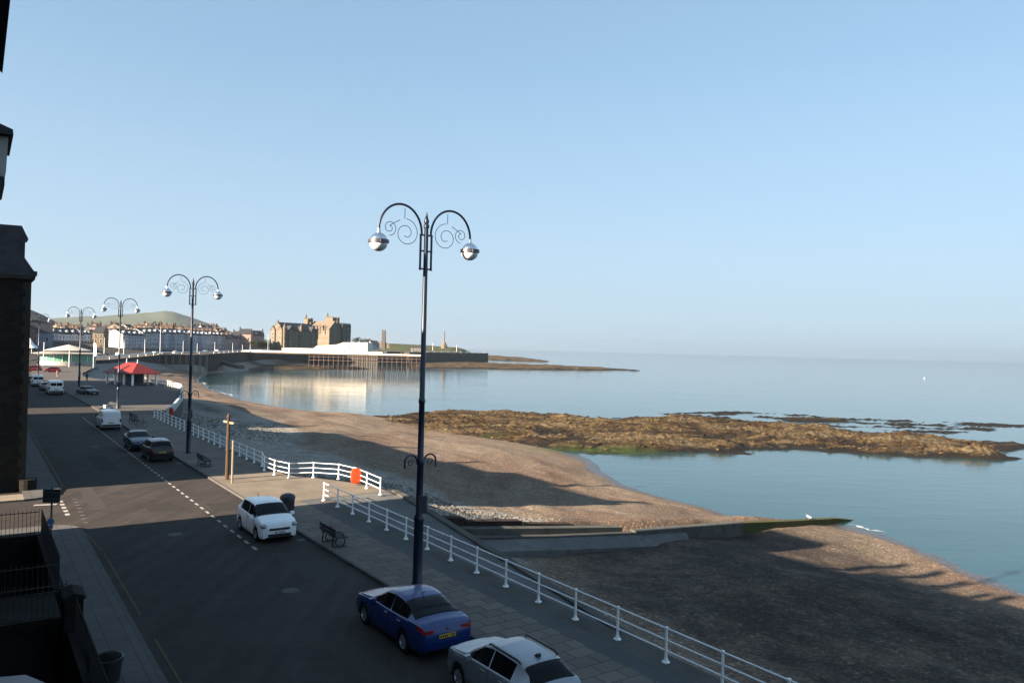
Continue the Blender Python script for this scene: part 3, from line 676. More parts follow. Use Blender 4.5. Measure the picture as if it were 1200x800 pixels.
def saloon(label,pnt,rear_detail=True):
    o=thing('parked_car',label,'car')
    K=[(0,.60,.32,.60,.63,.30),(.06,.74,.24,.68,.72,.45),(.2,.82,.20,.76,.80,.60),(.6,.89,.20,.85,.90,.70),(1.1,.90,.20,.91,.97,.72),(1.42,.905,.20,.94,1.02,.70),(2.2,.905,.20,.945,1.405,.635),(2.65,.905,.20,.955,1.46,.63),(3.1,.905,.20,.965,1.445,.625),(3.5,.905,.20,.985,1.36,.62),(4.2,.88,.21,1.02,1.085,.66),(4.5,.86,.26,1.01,1.05,.62),(4.62,.82,.30,.97,.99,.58),(4.68,.74,.34,.86,.88,.5)]
    P,s,L=car_loft(o,K,pnt,[(1.62,2.70),(2.735,3.80)],(1.45,2.17),(3.32,4.12),[.93,3.63],.325,1.81,wsrow=7)
    lights(o,P,s,(4.40,4.66),[4],'tail_lamp',TAIL)
    for sg in (-1,1): m=MB(); m.prism([(sg*.44,.83),(sg*.74,.79),(sg*.74,.90),(sg*.46,.90)],-L/2-.012,-L/2+.08); m.build('tail_lamp',TAIL,o)
    trim(o,P,s,(1.5,2.72,3.6),1.81,.86); lights(o,P,s,(.05,.45),[4],'head_lamp',HEAD)
    yr=-L/2
    plate(o,yr-.004,.68,YPL,True,.54); plate(o,L/2+.004,.42,WPL,False)
    m=MB(); m.box(-.62,.62,yr-.03,yr+.06,.36,.56); m.build('bumper',pnt,o)
    m=MB(); m.lathe([(0,0),(.05,0),(.05,.012),(0,.014)],14,(0,yr-.002,.885),Matrix.Rotation(PI/2,3,'X')); m.build('badge',CHROME,o)
    m=MB(); m.box(-.5,.5,L/2-.02,L/2+.012,.46,.58); m.build('grille',BLACKP,o)
    mirrors(o,L/2-1.72,.93,.86,pnt)
    m=MB(); m.tube([(0,L/2-3.1,1.45),(0,L/2-3.32,1.56)],.014,5); m.build('aerial',BLACKP,o)
    return o
def crossover(label,pnt,rails=True):
    o=thing('parked_car',label,'car')
    K=[(0,.58,.36,.72,.76,.30),(.06,.74,.28,.84,.88,.45),(.22,.83,.24,.92,.97,.60),(.6,.90,.24,.98,1.03,.70),(.95,.905,.24,1.01,1.07,.72),(1.15,.905,.24,1.03,1.12,.70),(1.85,.905,.24,1.06,1.52,.60),(2.3,.905,.24,1.07,1.585,.60),(3.0,.905,.24,1.09,1.575,.60),(3.55,.90,.24,1.11,1.53,.585),(3.78,.88,.25,1.12,1.42,.57),(4.08,.86,.28,1.09,1.13,.58),(4.2,.80,.34,1.02,1.04,.55),(4.26,.70,.40,.90,.92,.5)]
    P,s,L=car_loft(o,K,pnt,[(1.32,2.30),(2.335,3.3)],(1.18,1.84),(3.60,4.02),[.86,3.46],.34,1.80,wsrow=7)
    lights(o,P,s,(3.95,4.22),[3,4],'tail_lamp',TAIL); trim(o,P,s,(1.3,2.32,3.2),1.8,.95); lights(o,P,s,(.04,.5),[3,4],'head_lamp',HEAD)
    yr=-L/2; plate(o,yr-.004,.82,YPL); plate(o,L/2+.004,.5,WPL,False)
    m=MB(); m.box(-.5,.5,L/2-.02,L/2+.012,.56,.70); m.build('grille',BLACKP,o)
    mirrors(o,L/2-1.5,1.04,.86,pnt)
    for sg in (-1,1):
        m=MB(); m.tube([(sg*.60,L/2-1.98,1.54),(sg*.605,L/2-2.06,1.595),(sg*.605,L/2-3.3,1.58),(sg*.59,L/2-3.42,1.53)],.024,6); m.build('roof_rail',BLACKP,o)
    m=MB(); m.prism([(L/2-3.25,1.575),(L/2-3.42,1.57),(L/2-3.42,1.66),(L/2-3.36,1.66)],-.05,.05,'x'); m.build('aerial_fin',BLACKP,o)
    return o
def hatch(label,pnt,front=True):
    o=thing('parked_car',label,'car')
    K=[(0,.56,.28,.64,.68,.34),(.04,.70,.22,.76,.80,.5),(.14,.79,.19,.84,.885,.58),(.4,.835,.19,.905,.965,.68),(.62,.845,.19,.93,1.01,.72),(.80,.845,.19,.94,1.06,.735),(1.45,.845,.19,.955,1.44,.635),(1.75,.845,.19,.96,1.51,.63),(2.6,.845,.19,.985,1.505,.62),(3.30,.84,.19,1.01,1.45,.60),(3.52,.83,.2,1.02,1.34,.60),(3.76,.81,.24,1.0,1.05,.60),(3.83,.74,.30,.93,.95,.55),(3.86,.62,.36,.80,.82,.4)]
    P,s,L=car_loft(o,K,pnt,[(.98,2.02),(2.05,3.22)],(.83,1.50),(3.36,3.70),[.76,3.20],.31,1.69,wsrow=7)
    trim(o,P,s,(1.0,2.04),1.69,.86); lights(o,P,s,(3.6,3.82),[3,4],'tail_lamp',TAIL); lf=L/2
    for sg in (-1,1):
        m=MB(); m.smooth=True; M=Matrix.Diagonal((.18,.30,.125)).to_3x3(); m.lathe([(0,-1)]+[(math.cos(a*PI/12),math.sin(a*PI/12)) for a in range(-5,6)]+[(0,1)],14,(sg*.615,lf-.26,.735),Matrix.Rotation(-sg*.25,3,'Z')@M); m.build('head_lamp',HEAD,o)
    plate(o,lf+.018,.47,WPL,False); plate(o,-lf-.004,.7,YPL)
    m=MB(); m.box(-.45,.45,lf-.05,lf+.012,.545,.645); m.build('grille',BLACKP,o)
    m=MB(); m.prism([(-.46,.24),(.46,.24),(.53,.40),(-.53,.40)],lf-.05,lf+.010); m.build('air_intake',BLACKP,o)
    for sg in (-1,1):
        m=MB(); m.prism([(sg*.56,.27),(sg*.70,.31),(sg*.72,.43),(sg*.60,.40)],lf-.30,lf-.055); m.build('fog_lamp',BLACKP,o)
    m=MB(); m.lathe([(0,0),(.055,0),(.055,.012),(0,.014)],14,(0,lf+.012,.58),Matrix.Rotation(-PI/2,3,'X')); m.build('badge',CHROME,o)
    mirrors(o,lf-1.08,.95,.80,pnt)
    m=MB(); m.tube([(0,lf-3.1,1.47),(0,lf-3.3,1.6)],.014,5); m.build('aerial',BLACKP,o)
    return o
def van(label,pnt,panes=True):
    o=thing('parked_van',label,'van')
    K=[(0,.60,.34,.80,.84,.35),(.06,.76,.26,.94,.98,.5),(.3,.86,.22,1.05,1.1,.66),(.75,.90,.22,1.14,1.22,.7),(1.0,.90,.22,1.18,1.32,.7),(1.6,.90,.22,1.2,1.78,.70),(2.0,.90,.22,1.2,1.86,.74),(4.2,.90,.22,1.2,1.86,.76),(4.36,.89,.26,1.2,1.80,.75),(4.42,.86,.32,1.18,1.70,.72)]
    P,s,L=car_loft(o,K,pnt,[(1.1,2.0)],(1.02,1.58),(9,9.1),[.85,3.6],.32,1.80,wsrow=7)
    yr=-L/2
    if panes: m=MB(); m.box(-.66,-.03,yr-.012,yr+.01,1.22,1.58); m.box(.03,.66,yr-.012,yr+.01,1.22,1.58); m.build('rear_window',GLASS,o)
    for sg in (-1,1): m=MB(); m.box(sg*.80-.07,sg*.80+.07,yr-.014,yr+.08,.75,1.1); m.build('tail_lamp',TAIL,o)
    plate(o,yr-.004,.72,YPL); m=MB(); m.box(-.82,.82,yr-.05,yr+.05,.36,.56); m.build('bumper',BLACKP,o)
    lights(o,P,s,(.06,.5),[4],'head_lamp',HEAD); mirrors(o,L/2-1.3,1.2,.86,BLACKP); return o
CARS='vehicles parked along the promenade kerb'
def park(o,n,t,ang=0.,sc_=1.):
    o.location=W(n,t,z_land(t)); o.rotation_euler=(0,0,SA+ang); o.scale=(sc_,)*3; return o
park(saloon('blue saloon car seen from behind, parked below the nearest lamp',BLUE),12.05,22.75,0,1.07)
park(crossover('silver crossover with black roof rails at the bottom edge of the view',SILV),12.15,17.05,0,1.0)
park(hatch('small white hatchback facing the camera beside the black litter bin',WHC),12.15,38.35,PI,1.09)
park(hatch('black hatchback seen from behind, nearest of the dark cars by the second lamp',BLK),12.2,66.6,0.02,1.08)
park(saloon('dark blue car facing the camera between the white van and the black hatchback',DKBL),12.0,73.6,PI,1.04)
park(van('small white van seen from behind with cycles beside it, under the third lamp',WHC,False),11.9,91.5,0.0,1.06)
cm=van('white van with its rear windows towards the camera beside the fourth lamp',WHC); park(cm,11.2,149,0.03,1.25)
park(hatch('silver grey car parked just beyond the larger white van',GREYC),10.6,160,0)
park(van('white van farther along the kerb, second beyond the fourth lamp',WHC),10.2,174,0,1.15)
park(hatch('black car parked behind the farther white van',BLK),9.6,184,0)
park(saloon('dark saloon car near the farthest lamp',GREYC),9.4,196,0)
park(hatch('red hatchback in sun on the terrace by the bandstand, left of the other red car',REDC),13.5,246,1.3)
park(hatch('red car in sun on the terrace by the bandstand, right of the other red car',REDC),17.5,240,1.3)
gx_=NT(*G(103,462.5,.0)[:2]); park(saloon('dark green car parked across the promenade right of the fourth lamp',DGRN),gx_[0],gx_[1],rad(199),1.)
srcs=[o for o in C.objects if o.get('category')=='car' and o.parent is None]
FL={'WH':'tiny white car parked on the distant promenade in front of the terraces','SI':'tiny silver car parked on the distant promenade in front of the terraces','BK':'tiny black car parked on the distant promenade in front of the terraces'}
pick={'WH':[o for o in srcs if 'small white hatchback' in o['label']][0],'SI':[o for o in srcs if 'silver crossover' in o['label']][0],'BK':[o for o in srcs if 'nearest of the dark cars' in o['label']][0]}
for k,t in zip(('WH','SI','BK','WH','SI','WH','BK','SI','WH','BK'),(322,338,352,366,398,410,426,452,480,505)):
    c=copy_tree(pick[k]); n=n_kerb(t)-1.2; d_=W(n_kerb(t+4),t+4)-W(n_kerb(t-4),t-4)
    c.location=W(n,t,z_land(t)); c.rotation_euler=(0,0,math.atan2(d_.y,d_.x)-PI/2); c.scale=(1.05,)*3; c['label']=FL[k]; c['group']={'WH':'white','SI':'silver','BK':'black'}[k]+' cars on the distant promenade'
# ------------------------------------------------------------------ street furniture
def bench(label):
    o=thing('bench',label,'bench')
    for y in (-.62,.62):
        m=MB(); m.smooth=True
        m.tube([(-.34+.0,y,.0),(-.30,y,.42),(-.36,y,.88)],.032,6); m.tube([(-.30,y,.44),(.26,y,.42),(.34,y,.40)],.032,6)
        m.tube([(.05+.24*math.cos(a*PI/8),y,.22+.2*math.sin(a*PI/8)) for a in range(17)],.03,6); m.tube([(-.33,y,.66)]+[(-.1+.3*math.cos(PI/2-a*PI/8),y,.5+.2*math.sin(PI/2-a*PI/8)) for a in range(7)],.028,6)
        m.box(-.36,.34,y-.05,y+.05,0,.04); m.build('bench_end',BLACKM,o)
    m=MB()
    for x in (-.24,-.12,0,.12,.24): m.box(x-.05,x+.05,-.95,.95,.44,.475)
    m.build('seat',WOODD,o)
    m=MB()
    for z in (.62,.80): m.box(-.37,-.33,-.95,.95,z-.06,z+.08)
    m.build('backrest',WOODD,o); return o
b0=bench('black wooden bench facing the sea, below the white hatchback and black bin')
for i,(px,py,lb) in enumerate([(392,636,None),(240,545,'black wooden bench on the shaded promenade left of the brown finger post'),(157,492,'black wooden bench beside the small white van under the third lamp'),(203,501,'black wooden bench beside the second lamp, near the dark cars')]):
    if i==3: continue
    o=b0 if i==0 else copy_tree(b0); w=G(px,py,.12); place(o,w,SA,lb,'benches along the promenade')
w=G(337,609,.12)
o=thing('litter_bin','large black cylindrical litter bin behind the white hatchback','litter bin',w,SA)
m=MB(); m.lathe([(.30,0),(.36,.04),(.36,1.08),(.39,1.1),(.39,1.16),(.36,1.2)],22); m.build('drum',BLACKP,o)
m=MB(); m.lathe([(.40,1.2),(.40,1.26),(.33,1.36),(.16,1.43),(0,1.44)],22); m.box(-.17,.17,-.395,-.33,.93,1.06); m.build('lid',BLACKP,o)
# finger post + plain pole
w=G(266.5,561,.12)
o=thing('finger_post','brown wooden finger post with small pale arms on the lit forecourt','sign post',w,SA)
m=MB(); m.tube([(0,0,0),(0,0,4.2)],[.13,.10],8); m.build('post',WOODB,o)
for a,z in ((.3,3.7),(1.9,3.9),(-1.2,3.85)):
    m=MB(); M=Matrix.Rotation(a,4,'Z'); m.prism([(.05,-.07),(.52,-.07),(.62,0),(.52,.07),(.05,.07)],-.02,.02,'y',M@Matrix.Translation((0,0,z))); m.build('arm',WOODC,o)
m=MB(); m.lathe([(.14,4.2),(.14,4.28),(.0,4.55)],8); m.build('cap',WOODB,o)
w=G(272.5,565.5,.12); o=thing('wooden_pole','slim pale bare pole standing in front of the brown finger post','pole',w)
m=MB(); m.tube([(0,0,0),(0,0,2.7)],.075,8); m.build('shaft',WOODC,o); m=MB(); m.lathe([(.075,2.7),(.09,2.72),(.06,2.82),(0,2.84)],8); m.build('cap',WOODC,o)
# lifebuoys
def lifebuoy(label,loc,rot,material):
    o=thing('lifebuoy_housing',label,'lifebuoy',loc,rot)
    m=MB(); m.smooth=True; pr=[(0,-.52),(.22,-.50),(.34,-.38),(.37,-.2),(.37,.2),(.34,.38),(.22,.50),(0,.52)]
    full=[(x,z) for x,z in pr]+[(-x,z) for x,z in pr[-2:0:-1]]
    m.prism(full,-.10,.10,'y'); ob=m.build('housing',material,o)
    m=MB(); m.prism([(x*.78,z*.8) for x,z in full],.10,.17,'y'); m.build('cover',material,o)
    return o
p=NT(*G(419.5,568,.12)[:2]); w=W(p[0]-.1,p[1],.12+.62)
lifebuoy('orange lifebuoy housing on the curved railing of the lit forecourt',w,rad(205),ORANGE)
lifebuoy('red lifebuoy housing at the near end of the pale parapet',W(n_edge(104)-.1,103.2,.55),rad(160),REDP)
# road sign seen from behind
w=G(60.5,641,.12); o=thing('road_sign','dark square road sign seen from behind on a grey post at the street corner','road sign',w,rad(8))
m=MB(); m.tube([(0,0,0),(0,0,2.75)],.045,8); m.build('post',mat('grey post',(.10,.105,.11),.5,.4),o)
m=MB(); m.box(-.36,.36,-.06,-.045,2.02,2.62); m.build('sign_plate',mat('dark sign back',(.035,.045,.05),.5,.2),o)
m=MB(); m.box(-.3,.3,-.085,-.06,2.16,2.20); m.box(-.3,.3,-.085,-.06,2.44,2.48); m.build('bracket',MATS['grey post'],o)
m=MB(); m.lathe([(0,0),(.15,0),(.15,.012),(0,.012)],18,(0,-.05,1.18),Matrix.Rotation(PI/2,3,'X')); m.box(-.1,.1,-.06,-.045,.88,1.02); m.build('round_sign',mat('blue sign',(.10,.20,.42),.45),o)
# motorcycles, cycles
def motorcycle(label,n,t,a,pnt):
    o=thing('motorcycle',label,'motorcycle',W(n,t,z_land(t)+.0),SA+a)
    for y in (-.68,.68): m=MB(); M=Matrix.Rotation(PI/2,3,'Y'); m.lathe([(.2,.05),(.29,.06),(.31,0),(.29,-.06),(.2,-.05)],14,(0,y,.31),M); m.lathe([(.2,.02),(0,.02)],14,(0,y,.31),M); m.build('wheel',RUB,o)
    m=MB(); m.prism([(-.75,.62),(-.3,.55),(.1,.5),(.5,.6),(.42,.95),(.05,.98),(-.2,.8),(-.8,.86)],-.15,.15,'x'); m.build('body',pnt,o)
    m=MB(); m.prism([(-.75,.865),(-.1,.80),(-.1,.90),(-.72,.95)],-.14,.14,'x'); m.build('seat',BLACKP,o)
    m=MB(); m.tube([(-.36,.42,1.06),(0,.5,1.0),(.36,.42,1.06)],.02,6); m.tube([(0,.68,.31),(0,.48,1.0)],.035,6); m.build('handlebar',BLACKM,o); return o
motorcycle('white scooter leaning on the kerb beyond the small white van',14.3,111,.9,WHC)
motorcycle('dark motorcycle on the promenade in the strip beyond the scooter',15.6,116,1.2,GREYC)
motorcycle('black motorcycle parked directly in front of the small white van',12.4,96.5,.4,BLK)
def bicycle(label,n,t,a,pnt):
    o=thing('bicycle',label,'bicycle',W(n,t,.12),SA+a)
    for y in (-.52,.52): m=MB(); m.tube([(0,y+.34*math.cos(q*PI/9),.34+.34*math.sin(q*PI/9)) for q in range(19)],.022,5); m.build('wheel',RUB,o)
    m=MB()
    for pl in ([(0,-.52,.34),(0,-.05,.34),(0,.42,.82),(0,-.18,.80),(0,-.05,.34)],[(0,-.52,.34),(0,-.18,.80),(0,-.22,.95)],[(0,.52,.34),(0,.38,1.0)]): m.tube(pl,.022,5)
    m.build('frame',pnt,o)
    m=MB(); m.box(-.06,.06,-.34,-.1,.95,1.0); m.build('saddle',BLACKP,o); m=MB(); m.tube([(-.28,.34,1.0),(0,.4,1.0),(.28,.34,1.0)],.018,5); m.build('handlebar',BLACKM,o); return o
bicycle('bicycle with red frame standing beside the small white van',14.5,92.5,.3,REDC); bicycle('dark bicycle standing closest to the rear of the small white van',14.9,90.0,.5,BLK)
# ------------------------------------------------------------------ buildings
def win_mesh(w,h,name='window_unit',fm=None):
    m=MB(); fw=.09
    m.box(-w/2,w/2,-.03,.12,0,h) if False else None
    m.box(-w/2-fw,-w/2,-.05,.05,-fw,h+fw); m.box(w/2,w/2+fw,-.05,.05,-fw,h+fw); m.box(-w/2,w/2,-.05,.05,h,h+fw); m.box(-w/2-.12,w/2+.12,-.10,.05,-fw-.05,-fw)
    m.box(-w/2,w/2,-.035,.05,h*.48,h*.48+.06)
    m.cur=1; m.box(-w/2,w/2,-.012,.05,-fw,h); m.cur=0
    return m.mesh(name,[fm or WFRAME,GLASS])
WM={}
def window(parent,x,y,z,w,h,rot=0.):
    k=(round(w,2),round(h,2))
    if k not in WM: WM[k]=win_mesh(w,h)
    o=put('window',WM[k],parent,(x,y,z),rot); return o
def house(o,w,d,ze,zr,wallm,roofm=SLATE,floors=3,cols=2,dormers=1,chim=1,side=False,z0=-1.5,bay=False,overhang=.3,door=True,x0=0.,ww=1.0,chm=None,hip=0.):
    """front wall on y=0 facing -y, body behind it, ridge along x"""
    m=MB(); x1=x0+w
    m.prism([(0,z0),(0,ze),(d/2,zr-.12),(d,ze),(d,z0)],x0,x1,'x'); m.build('wall',wallm,o)
    m=MB(); k=(zr-ze)/(d/2); ov=overhang
    prof=[(-ov,ze-ov*k+.06),(d/2,zr+.06),(d+ov,ze-ov*k+.06),(d+ov,ze-ov*k+.26),(d/2,zr+.27),(-ov,ze-ov*k+.26)]
    if hip: 
        b=[(x0-ov,-ov,ze),(x1+ov,-ov,ze),(x1+ov,d+ov,ze),(x0-ov,d+ov,ze),(x0+hip,d/2,zr+.2),(x1-hip,d/2,zr+.2)]
        m.add(b,[(0,1,5,4),(1,2,5),(2,3,4,5),(3,0,4),(0,3,2,1)])
    else: m.prism(prof,x0-.02,x1+.02,'x')
    rf=m.build('roof',roofm,o)
    for k in range(chim):
        c=MB(); xx=x0+.35 if k==0 else x1-.35; c.box(xx-.35,xx+.35,d/2-.8,d/2+.8,zr-.8,zr+1.3); c.box(xx-.42,xx+.42,d/2-.87,d/2+.87,zr+1.3,zr+1.42)
        for q in (-.5,0,.5): c.lathe([(.13,1.42),(.10,1.9)],8,(xx,d/2+q,zr))
        c.build('chimney',chm or mat('chimney brick',(.095,.065,.048),.9,var=.25,vscale=3),rf)
    fh=(ze-.6)/max(floors,1)
    for f in range(floors):
        for c in range(cols):
            if f==0 and c==cols-1 and door: continue
            window(o,x0+w*(c+.5)/cols,0,.75+f*fh+.15,ww,min(fh*.58,1.75) if f<floors-1 else min(fh*.5,1.5))
    if door:
        q=MB(); xx=x0+w*(cols-.5)/cols; q.box(xx-.5,xx+.5,-.06,.05,0,2.2); q.build('door',DOORM,o)
    if bay:
        q=MB(); bx=x0+w*.5/cols; zt=fh*min(floors,2)+.3
        q.prism([(bx-1.2,0.02),(bx-.75,-.85),(bx+.75,-.85),(bx+1.2,0.02)],z0,zt,'z'); q.build('bay',wallm,o)
        for f in range(min(floors,2)):
            window(o,bx,-.86,.9+f*fh,1.1,fh*.55)
    if side:
        for f in range(floors):
            for yy in (d*.3,d*.7): window(o,x0,yy,.9+f*fh,ww,fh*.5,-PI/2)
    kk=(zr-ze)/(d/2)
    for k in range(dormers):
        q=MB(); xx=x0+w*(k+.5)/dormers; yb=.7; zb=ze+yb*kk
        q.prism([(xx-.75,zb-.2),(xx+.75,zb-.2),(xx+.75,zb+1.15),(xx,zb+1.75),(xx-.75,zb+1.15)],yb,yb+2.2,'y'); dm=q.build('dormer',wallm,o)
        window(dm,xx,yb,zb+.15,.8,.8)
    return o
# --- own row of tall houses on the near side (south of the side street), mostly beside the viewpoint
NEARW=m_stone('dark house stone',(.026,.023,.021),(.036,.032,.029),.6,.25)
RENDER=mat('pale render',(.36,.35,.32),.8,var=.1)
def near_house(label,t0,t1,front,eave,ridge_n,ridge,wallm,chims=(),eaveout=.5,bayt=None,grp=None):
    o=thing('town_house',label,'house',W(front,t0,0),SA)   # local x = n, y = t
    w=t1-t0; back=2*ridge_n-front
    m=MB(); m.prism([(0,-2.7),(0,eave),(ridge_n-front,ridge-.12),(back-front,eave),(back-front,-2.7)],0,w,'y'); m.build('wall',wallm,o)
    k=(ridge-eave)/(front-ridge_n)
    m=MB(); m.prism([(eaveout,eave-eaveout*k),(eaveout,eave-eaveout*k+.22),(ridge_n-front,ridge+.22),(back-front-.3,eave-.3*k+.2),(back-front-.3,eave-.3*k),(ridge_n-front,ridge)],0.01,w-.01,'y'); rf=m.build('roof',SLATE,o)
    for ct,cz,cw in chims:
        c=MB(); c.box(ridge_n-front-.5,ridge_n-front+.5,ct-t0-cw/2,ct-t0+cw/2,ridge-1,cz); c.build('chimney',wallm,rf)
        for q in (-.25,.25): 
            pass
    fl=4; fh=(eave-.8)/fl
    for f in range(fl):
        for c in (.25,.75):
            if f==0 and c==.75: continue
            window(o,0,w*c,.8+f*fh,1.1,fh*.58,PI/2)
    q=MB(); q.box(-.05,.06,w*.75-.5,w*.75+.5,0,2.3); q.build('door',DOORM,o)
    return o
HL='tall dark stone seafront house seen edge-on at the left, beside the viewpoint'
NH='tall seafront houses of the near row'
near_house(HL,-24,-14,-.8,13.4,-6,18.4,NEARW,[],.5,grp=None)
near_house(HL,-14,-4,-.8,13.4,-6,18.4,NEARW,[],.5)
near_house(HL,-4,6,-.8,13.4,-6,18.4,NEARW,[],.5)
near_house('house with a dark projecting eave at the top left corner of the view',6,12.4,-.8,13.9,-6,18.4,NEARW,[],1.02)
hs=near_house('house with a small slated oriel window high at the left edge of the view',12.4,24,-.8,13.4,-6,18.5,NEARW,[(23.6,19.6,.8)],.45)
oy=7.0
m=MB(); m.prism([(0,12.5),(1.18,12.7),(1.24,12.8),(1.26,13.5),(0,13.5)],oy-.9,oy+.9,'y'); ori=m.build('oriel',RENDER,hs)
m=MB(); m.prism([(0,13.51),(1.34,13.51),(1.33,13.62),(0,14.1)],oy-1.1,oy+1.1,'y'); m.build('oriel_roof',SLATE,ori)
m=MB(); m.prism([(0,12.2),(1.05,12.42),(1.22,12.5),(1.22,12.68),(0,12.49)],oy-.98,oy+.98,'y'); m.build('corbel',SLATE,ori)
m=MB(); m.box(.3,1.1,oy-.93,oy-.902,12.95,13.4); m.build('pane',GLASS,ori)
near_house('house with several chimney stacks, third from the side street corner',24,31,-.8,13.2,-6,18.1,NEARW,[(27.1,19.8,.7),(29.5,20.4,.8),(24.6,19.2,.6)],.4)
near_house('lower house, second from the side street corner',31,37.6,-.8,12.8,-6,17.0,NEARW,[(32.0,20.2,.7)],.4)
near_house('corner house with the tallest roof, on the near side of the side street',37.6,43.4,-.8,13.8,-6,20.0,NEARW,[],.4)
for o in C.objects:
    if o.get('label')==HL: o['group']=NH
# porch roof of lead below the viewpoint
o=thing('bay_window','bay window with a rounded dark lead roof at the bottom left corner',
 'bay window',W(-.78,5.6,0),SA)
m=MB(); m.prism([(0,0),(1.35,.5),(1.75,1.6),(1.75,4.2),(1.35,5.3),(0,5.8)],-2.6,5.25,'z'); m.build('bay_wall',NEARW,o)
LEAD=mat('lead roof',(.085,.10,.125),.5,var=.15,vscale=2)
m=MB(); m.smooth=True; vs=[];fs=[]
ring=[(0,-.1),(1.4,.35),(1.95,1.5),(1.95,4.3),(1.4,5.45),(0,5.9)]
for sc_,z in ((1,5.25),(1,5.38),(.85,5.52),(.5,5.64),(.05,5.68)):
    for x,y in ring: vs.append((x*sc_,2.9+(y-2.9)*sc_,z))
for i in range(4):
    for k in range(5): a=i*6+k; fs.append((a,a+1,a+7,a+6))
m.add(vs,fs,True); m.build('bay_roof',LEAD,o)
# houses beyond the side street
def far_row(tab,front,grp,lab):
    for i,(t0,t1,ridge) in enumerate(tab):
        o=near_house(lab,t0,t1,front,ridge-4.2,front-6.5,ridge,NEARW if i%3 else GSTONE,[(t1-.5,ridge+1.6,.8)] if i%2==0 else [],.35)
        o['group']=grp
far_row([(63.1,69,17.3),(69,76.5,17.9),(76.5,84,16.7),(84,91,16.2),(91,98,16.2),(98,104.5,16.3),(104.5,111,15.9)],2.3,'dark seafront houses beyond the side street','dark terraced seafront house hidden behind the corner building at the left')
far_row([(120.2,128,15.8),(128,136,15.6),(136,144,15.6),(144,152,15.8),(152,160,15.6),(160,168,15.4),(168,176,15.4),(176,184,15.4),(184,192,15.2)],.5,'dark seafront houses along the far part of the street','dark terraced house at the far end of the shaded street')
row_lab='unseen terraced house added to shade the ground behind the bandstand'
for i in range(6,13):  # unseen row added to cast shade on the ground before the far terraces
    q=i/13.; x,y=-158-92*q,245+168*q
    o=near_house(row_lab,0,13.6,0,10.5,-6,14.5,NEARW,[],.35); o['group']='added shade-casting houses behind the bandstand terrace'
    d_=Vector((-92,168,0)).normalized(); o.location=(x,y,1.2); o.rotation_euler=(0,0,math.atan2(d_.y,d_.x)-PI/2)
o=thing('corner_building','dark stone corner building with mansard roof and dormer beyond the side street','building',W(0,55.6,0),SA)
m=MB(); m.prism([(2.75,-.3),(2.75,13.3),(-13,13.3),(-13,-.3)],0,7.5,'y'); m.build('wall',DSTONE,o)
m=MB(); m.prism([(3.08,13.25),(3.08,13.5),(2.9,13.52),(1.85,15.15),(-4.2,17.3),(-13.2,13.4),(-13.2,13.25)],-.15,7.49,'y'); rf=m.build('roof',SLATE,o)
m=MB(); m.prism([(0,14.1),(2.45,14.1),(2.45,15.5),(2.62,15.55),(2.25,16.35),(0,16.3)],.9,2.9,'y'); dm=m.build('dormer',SLATE,rf)
m=MB(); m.box(2.75,2.98,-.22,7.4,13.0,13.24); m.box(-13,2.98,-.24,-.001,13.0,13.24); m.build('cornice',DRESS,o)
zz_=[(2.80,.2)]
for k,z in enumerate(np.arange(.2,12.6,.45)): zz_+= [(2.38 if k%2 else 2.52,float(z)),(2.38 if k%2 else 2.52,float(z)+.45)]
zz_.append((2.80,zz_[-1][1]))
m=MB(); m.prism(zz_,-.05,.4,'y')
m.build('quoins',DRESS,o)
for z in (1.4,5.2,8.6):
    for x in (-1.0,-4.6): window(o,x,0,z,1.2,2.0)
for z in (1.4,5.2,8.6):
    for y in (2.2,5.2): window(o,2.76,y,z,1.2,2.0,PI/2)
m=MB(); m.prism([(2.9+.55*math.cos(q*PI/8),.5+.9*math.sin(-q*PI/8)) for q in range(9)]+[(2.0,.5)],-.2,.75,'z'); m.build('plinth',DSTONE,o)
# basement areas with iron railings in front of the near houses
def iron_railing(label,a,b,z=0.12,h=1.1,step=.16):
    o=thing('iron_railing',label,'railing',W(*a,z)); A=W(*a,0); Bv=W(*b,0); d=Bv-A; L=d.length; n=int(L/step)
    m=MB()
    for k in range(n+1):
        p=d*(k/n); m.tube([p,p+Vector((0,0,h))],[.012,.012],4); m.lathe([(.022,h),(.0,h+.1)],4,p)
    m.build('bars',BLACKM,o)
    for zz in (.08,h-.06): m=MB(); m.tube([Vector((0,0,zz)),d+Vector((0,0,zz))],.022,4); m.build('rail',BLACKM,o)
    return o
def area_wall(label,n0,n1,t0,t1,z0,z1,material=DSTONE):
    m=MB(); vs=[W(n0,t0,z0),W(n1,t0,z0),W(n1,t1,z0),W(n0,t1,z0),W(n0,t0,z1),W(n1,t0,z1),W(n1,t1,z1),W(n0,t1,z1)]
    m.add(vs,[(0,3,2,1),(4,5,6,7),(0,1,5,4),(1,2,6,5),(2,3,7,6),(3,0,4,7)]); return tag(m.build('area_wall',material),label,'wall')
area_wall('low dark wall along the pavement between the street corner and the steps',2.62,2.98,32.6,42.2,-2.8,.28)
area_wall('low dark wall closing the basement yard towards the side street',-.79,2.61,41.9,42.25,-2.8,.28)
area_wall('low dark wall along the pavement at the bottom left, nearest the viewpoint',2.62,2.98,8,29.2,-2.8,.28)
m=MB(); m.add([W(-.9,4,-2.72),W(2.7,4,-2.72),W(2.7,42,-2.72),W(-.9,42,-2.72)],[(0,1,2,3)]); struct(m.build('basement_floor',mat('dark yard floor',(.010,.010,.010),.9,var=.3)))  # near-black floor colour with slight random variation
iron_railing('black iron railing along the pavement edge by the street corner',(2.8,32.8),(2.8,42.05),.28)
iron_railing('black iron railing across the end of the basement yard near the road sign',(-.7,42.08),(2.7,42.08),.28)
iron_railing('black iron railing along the pavement at the bottom left of the view',(2.8,9),(2.8,27.2),.28)
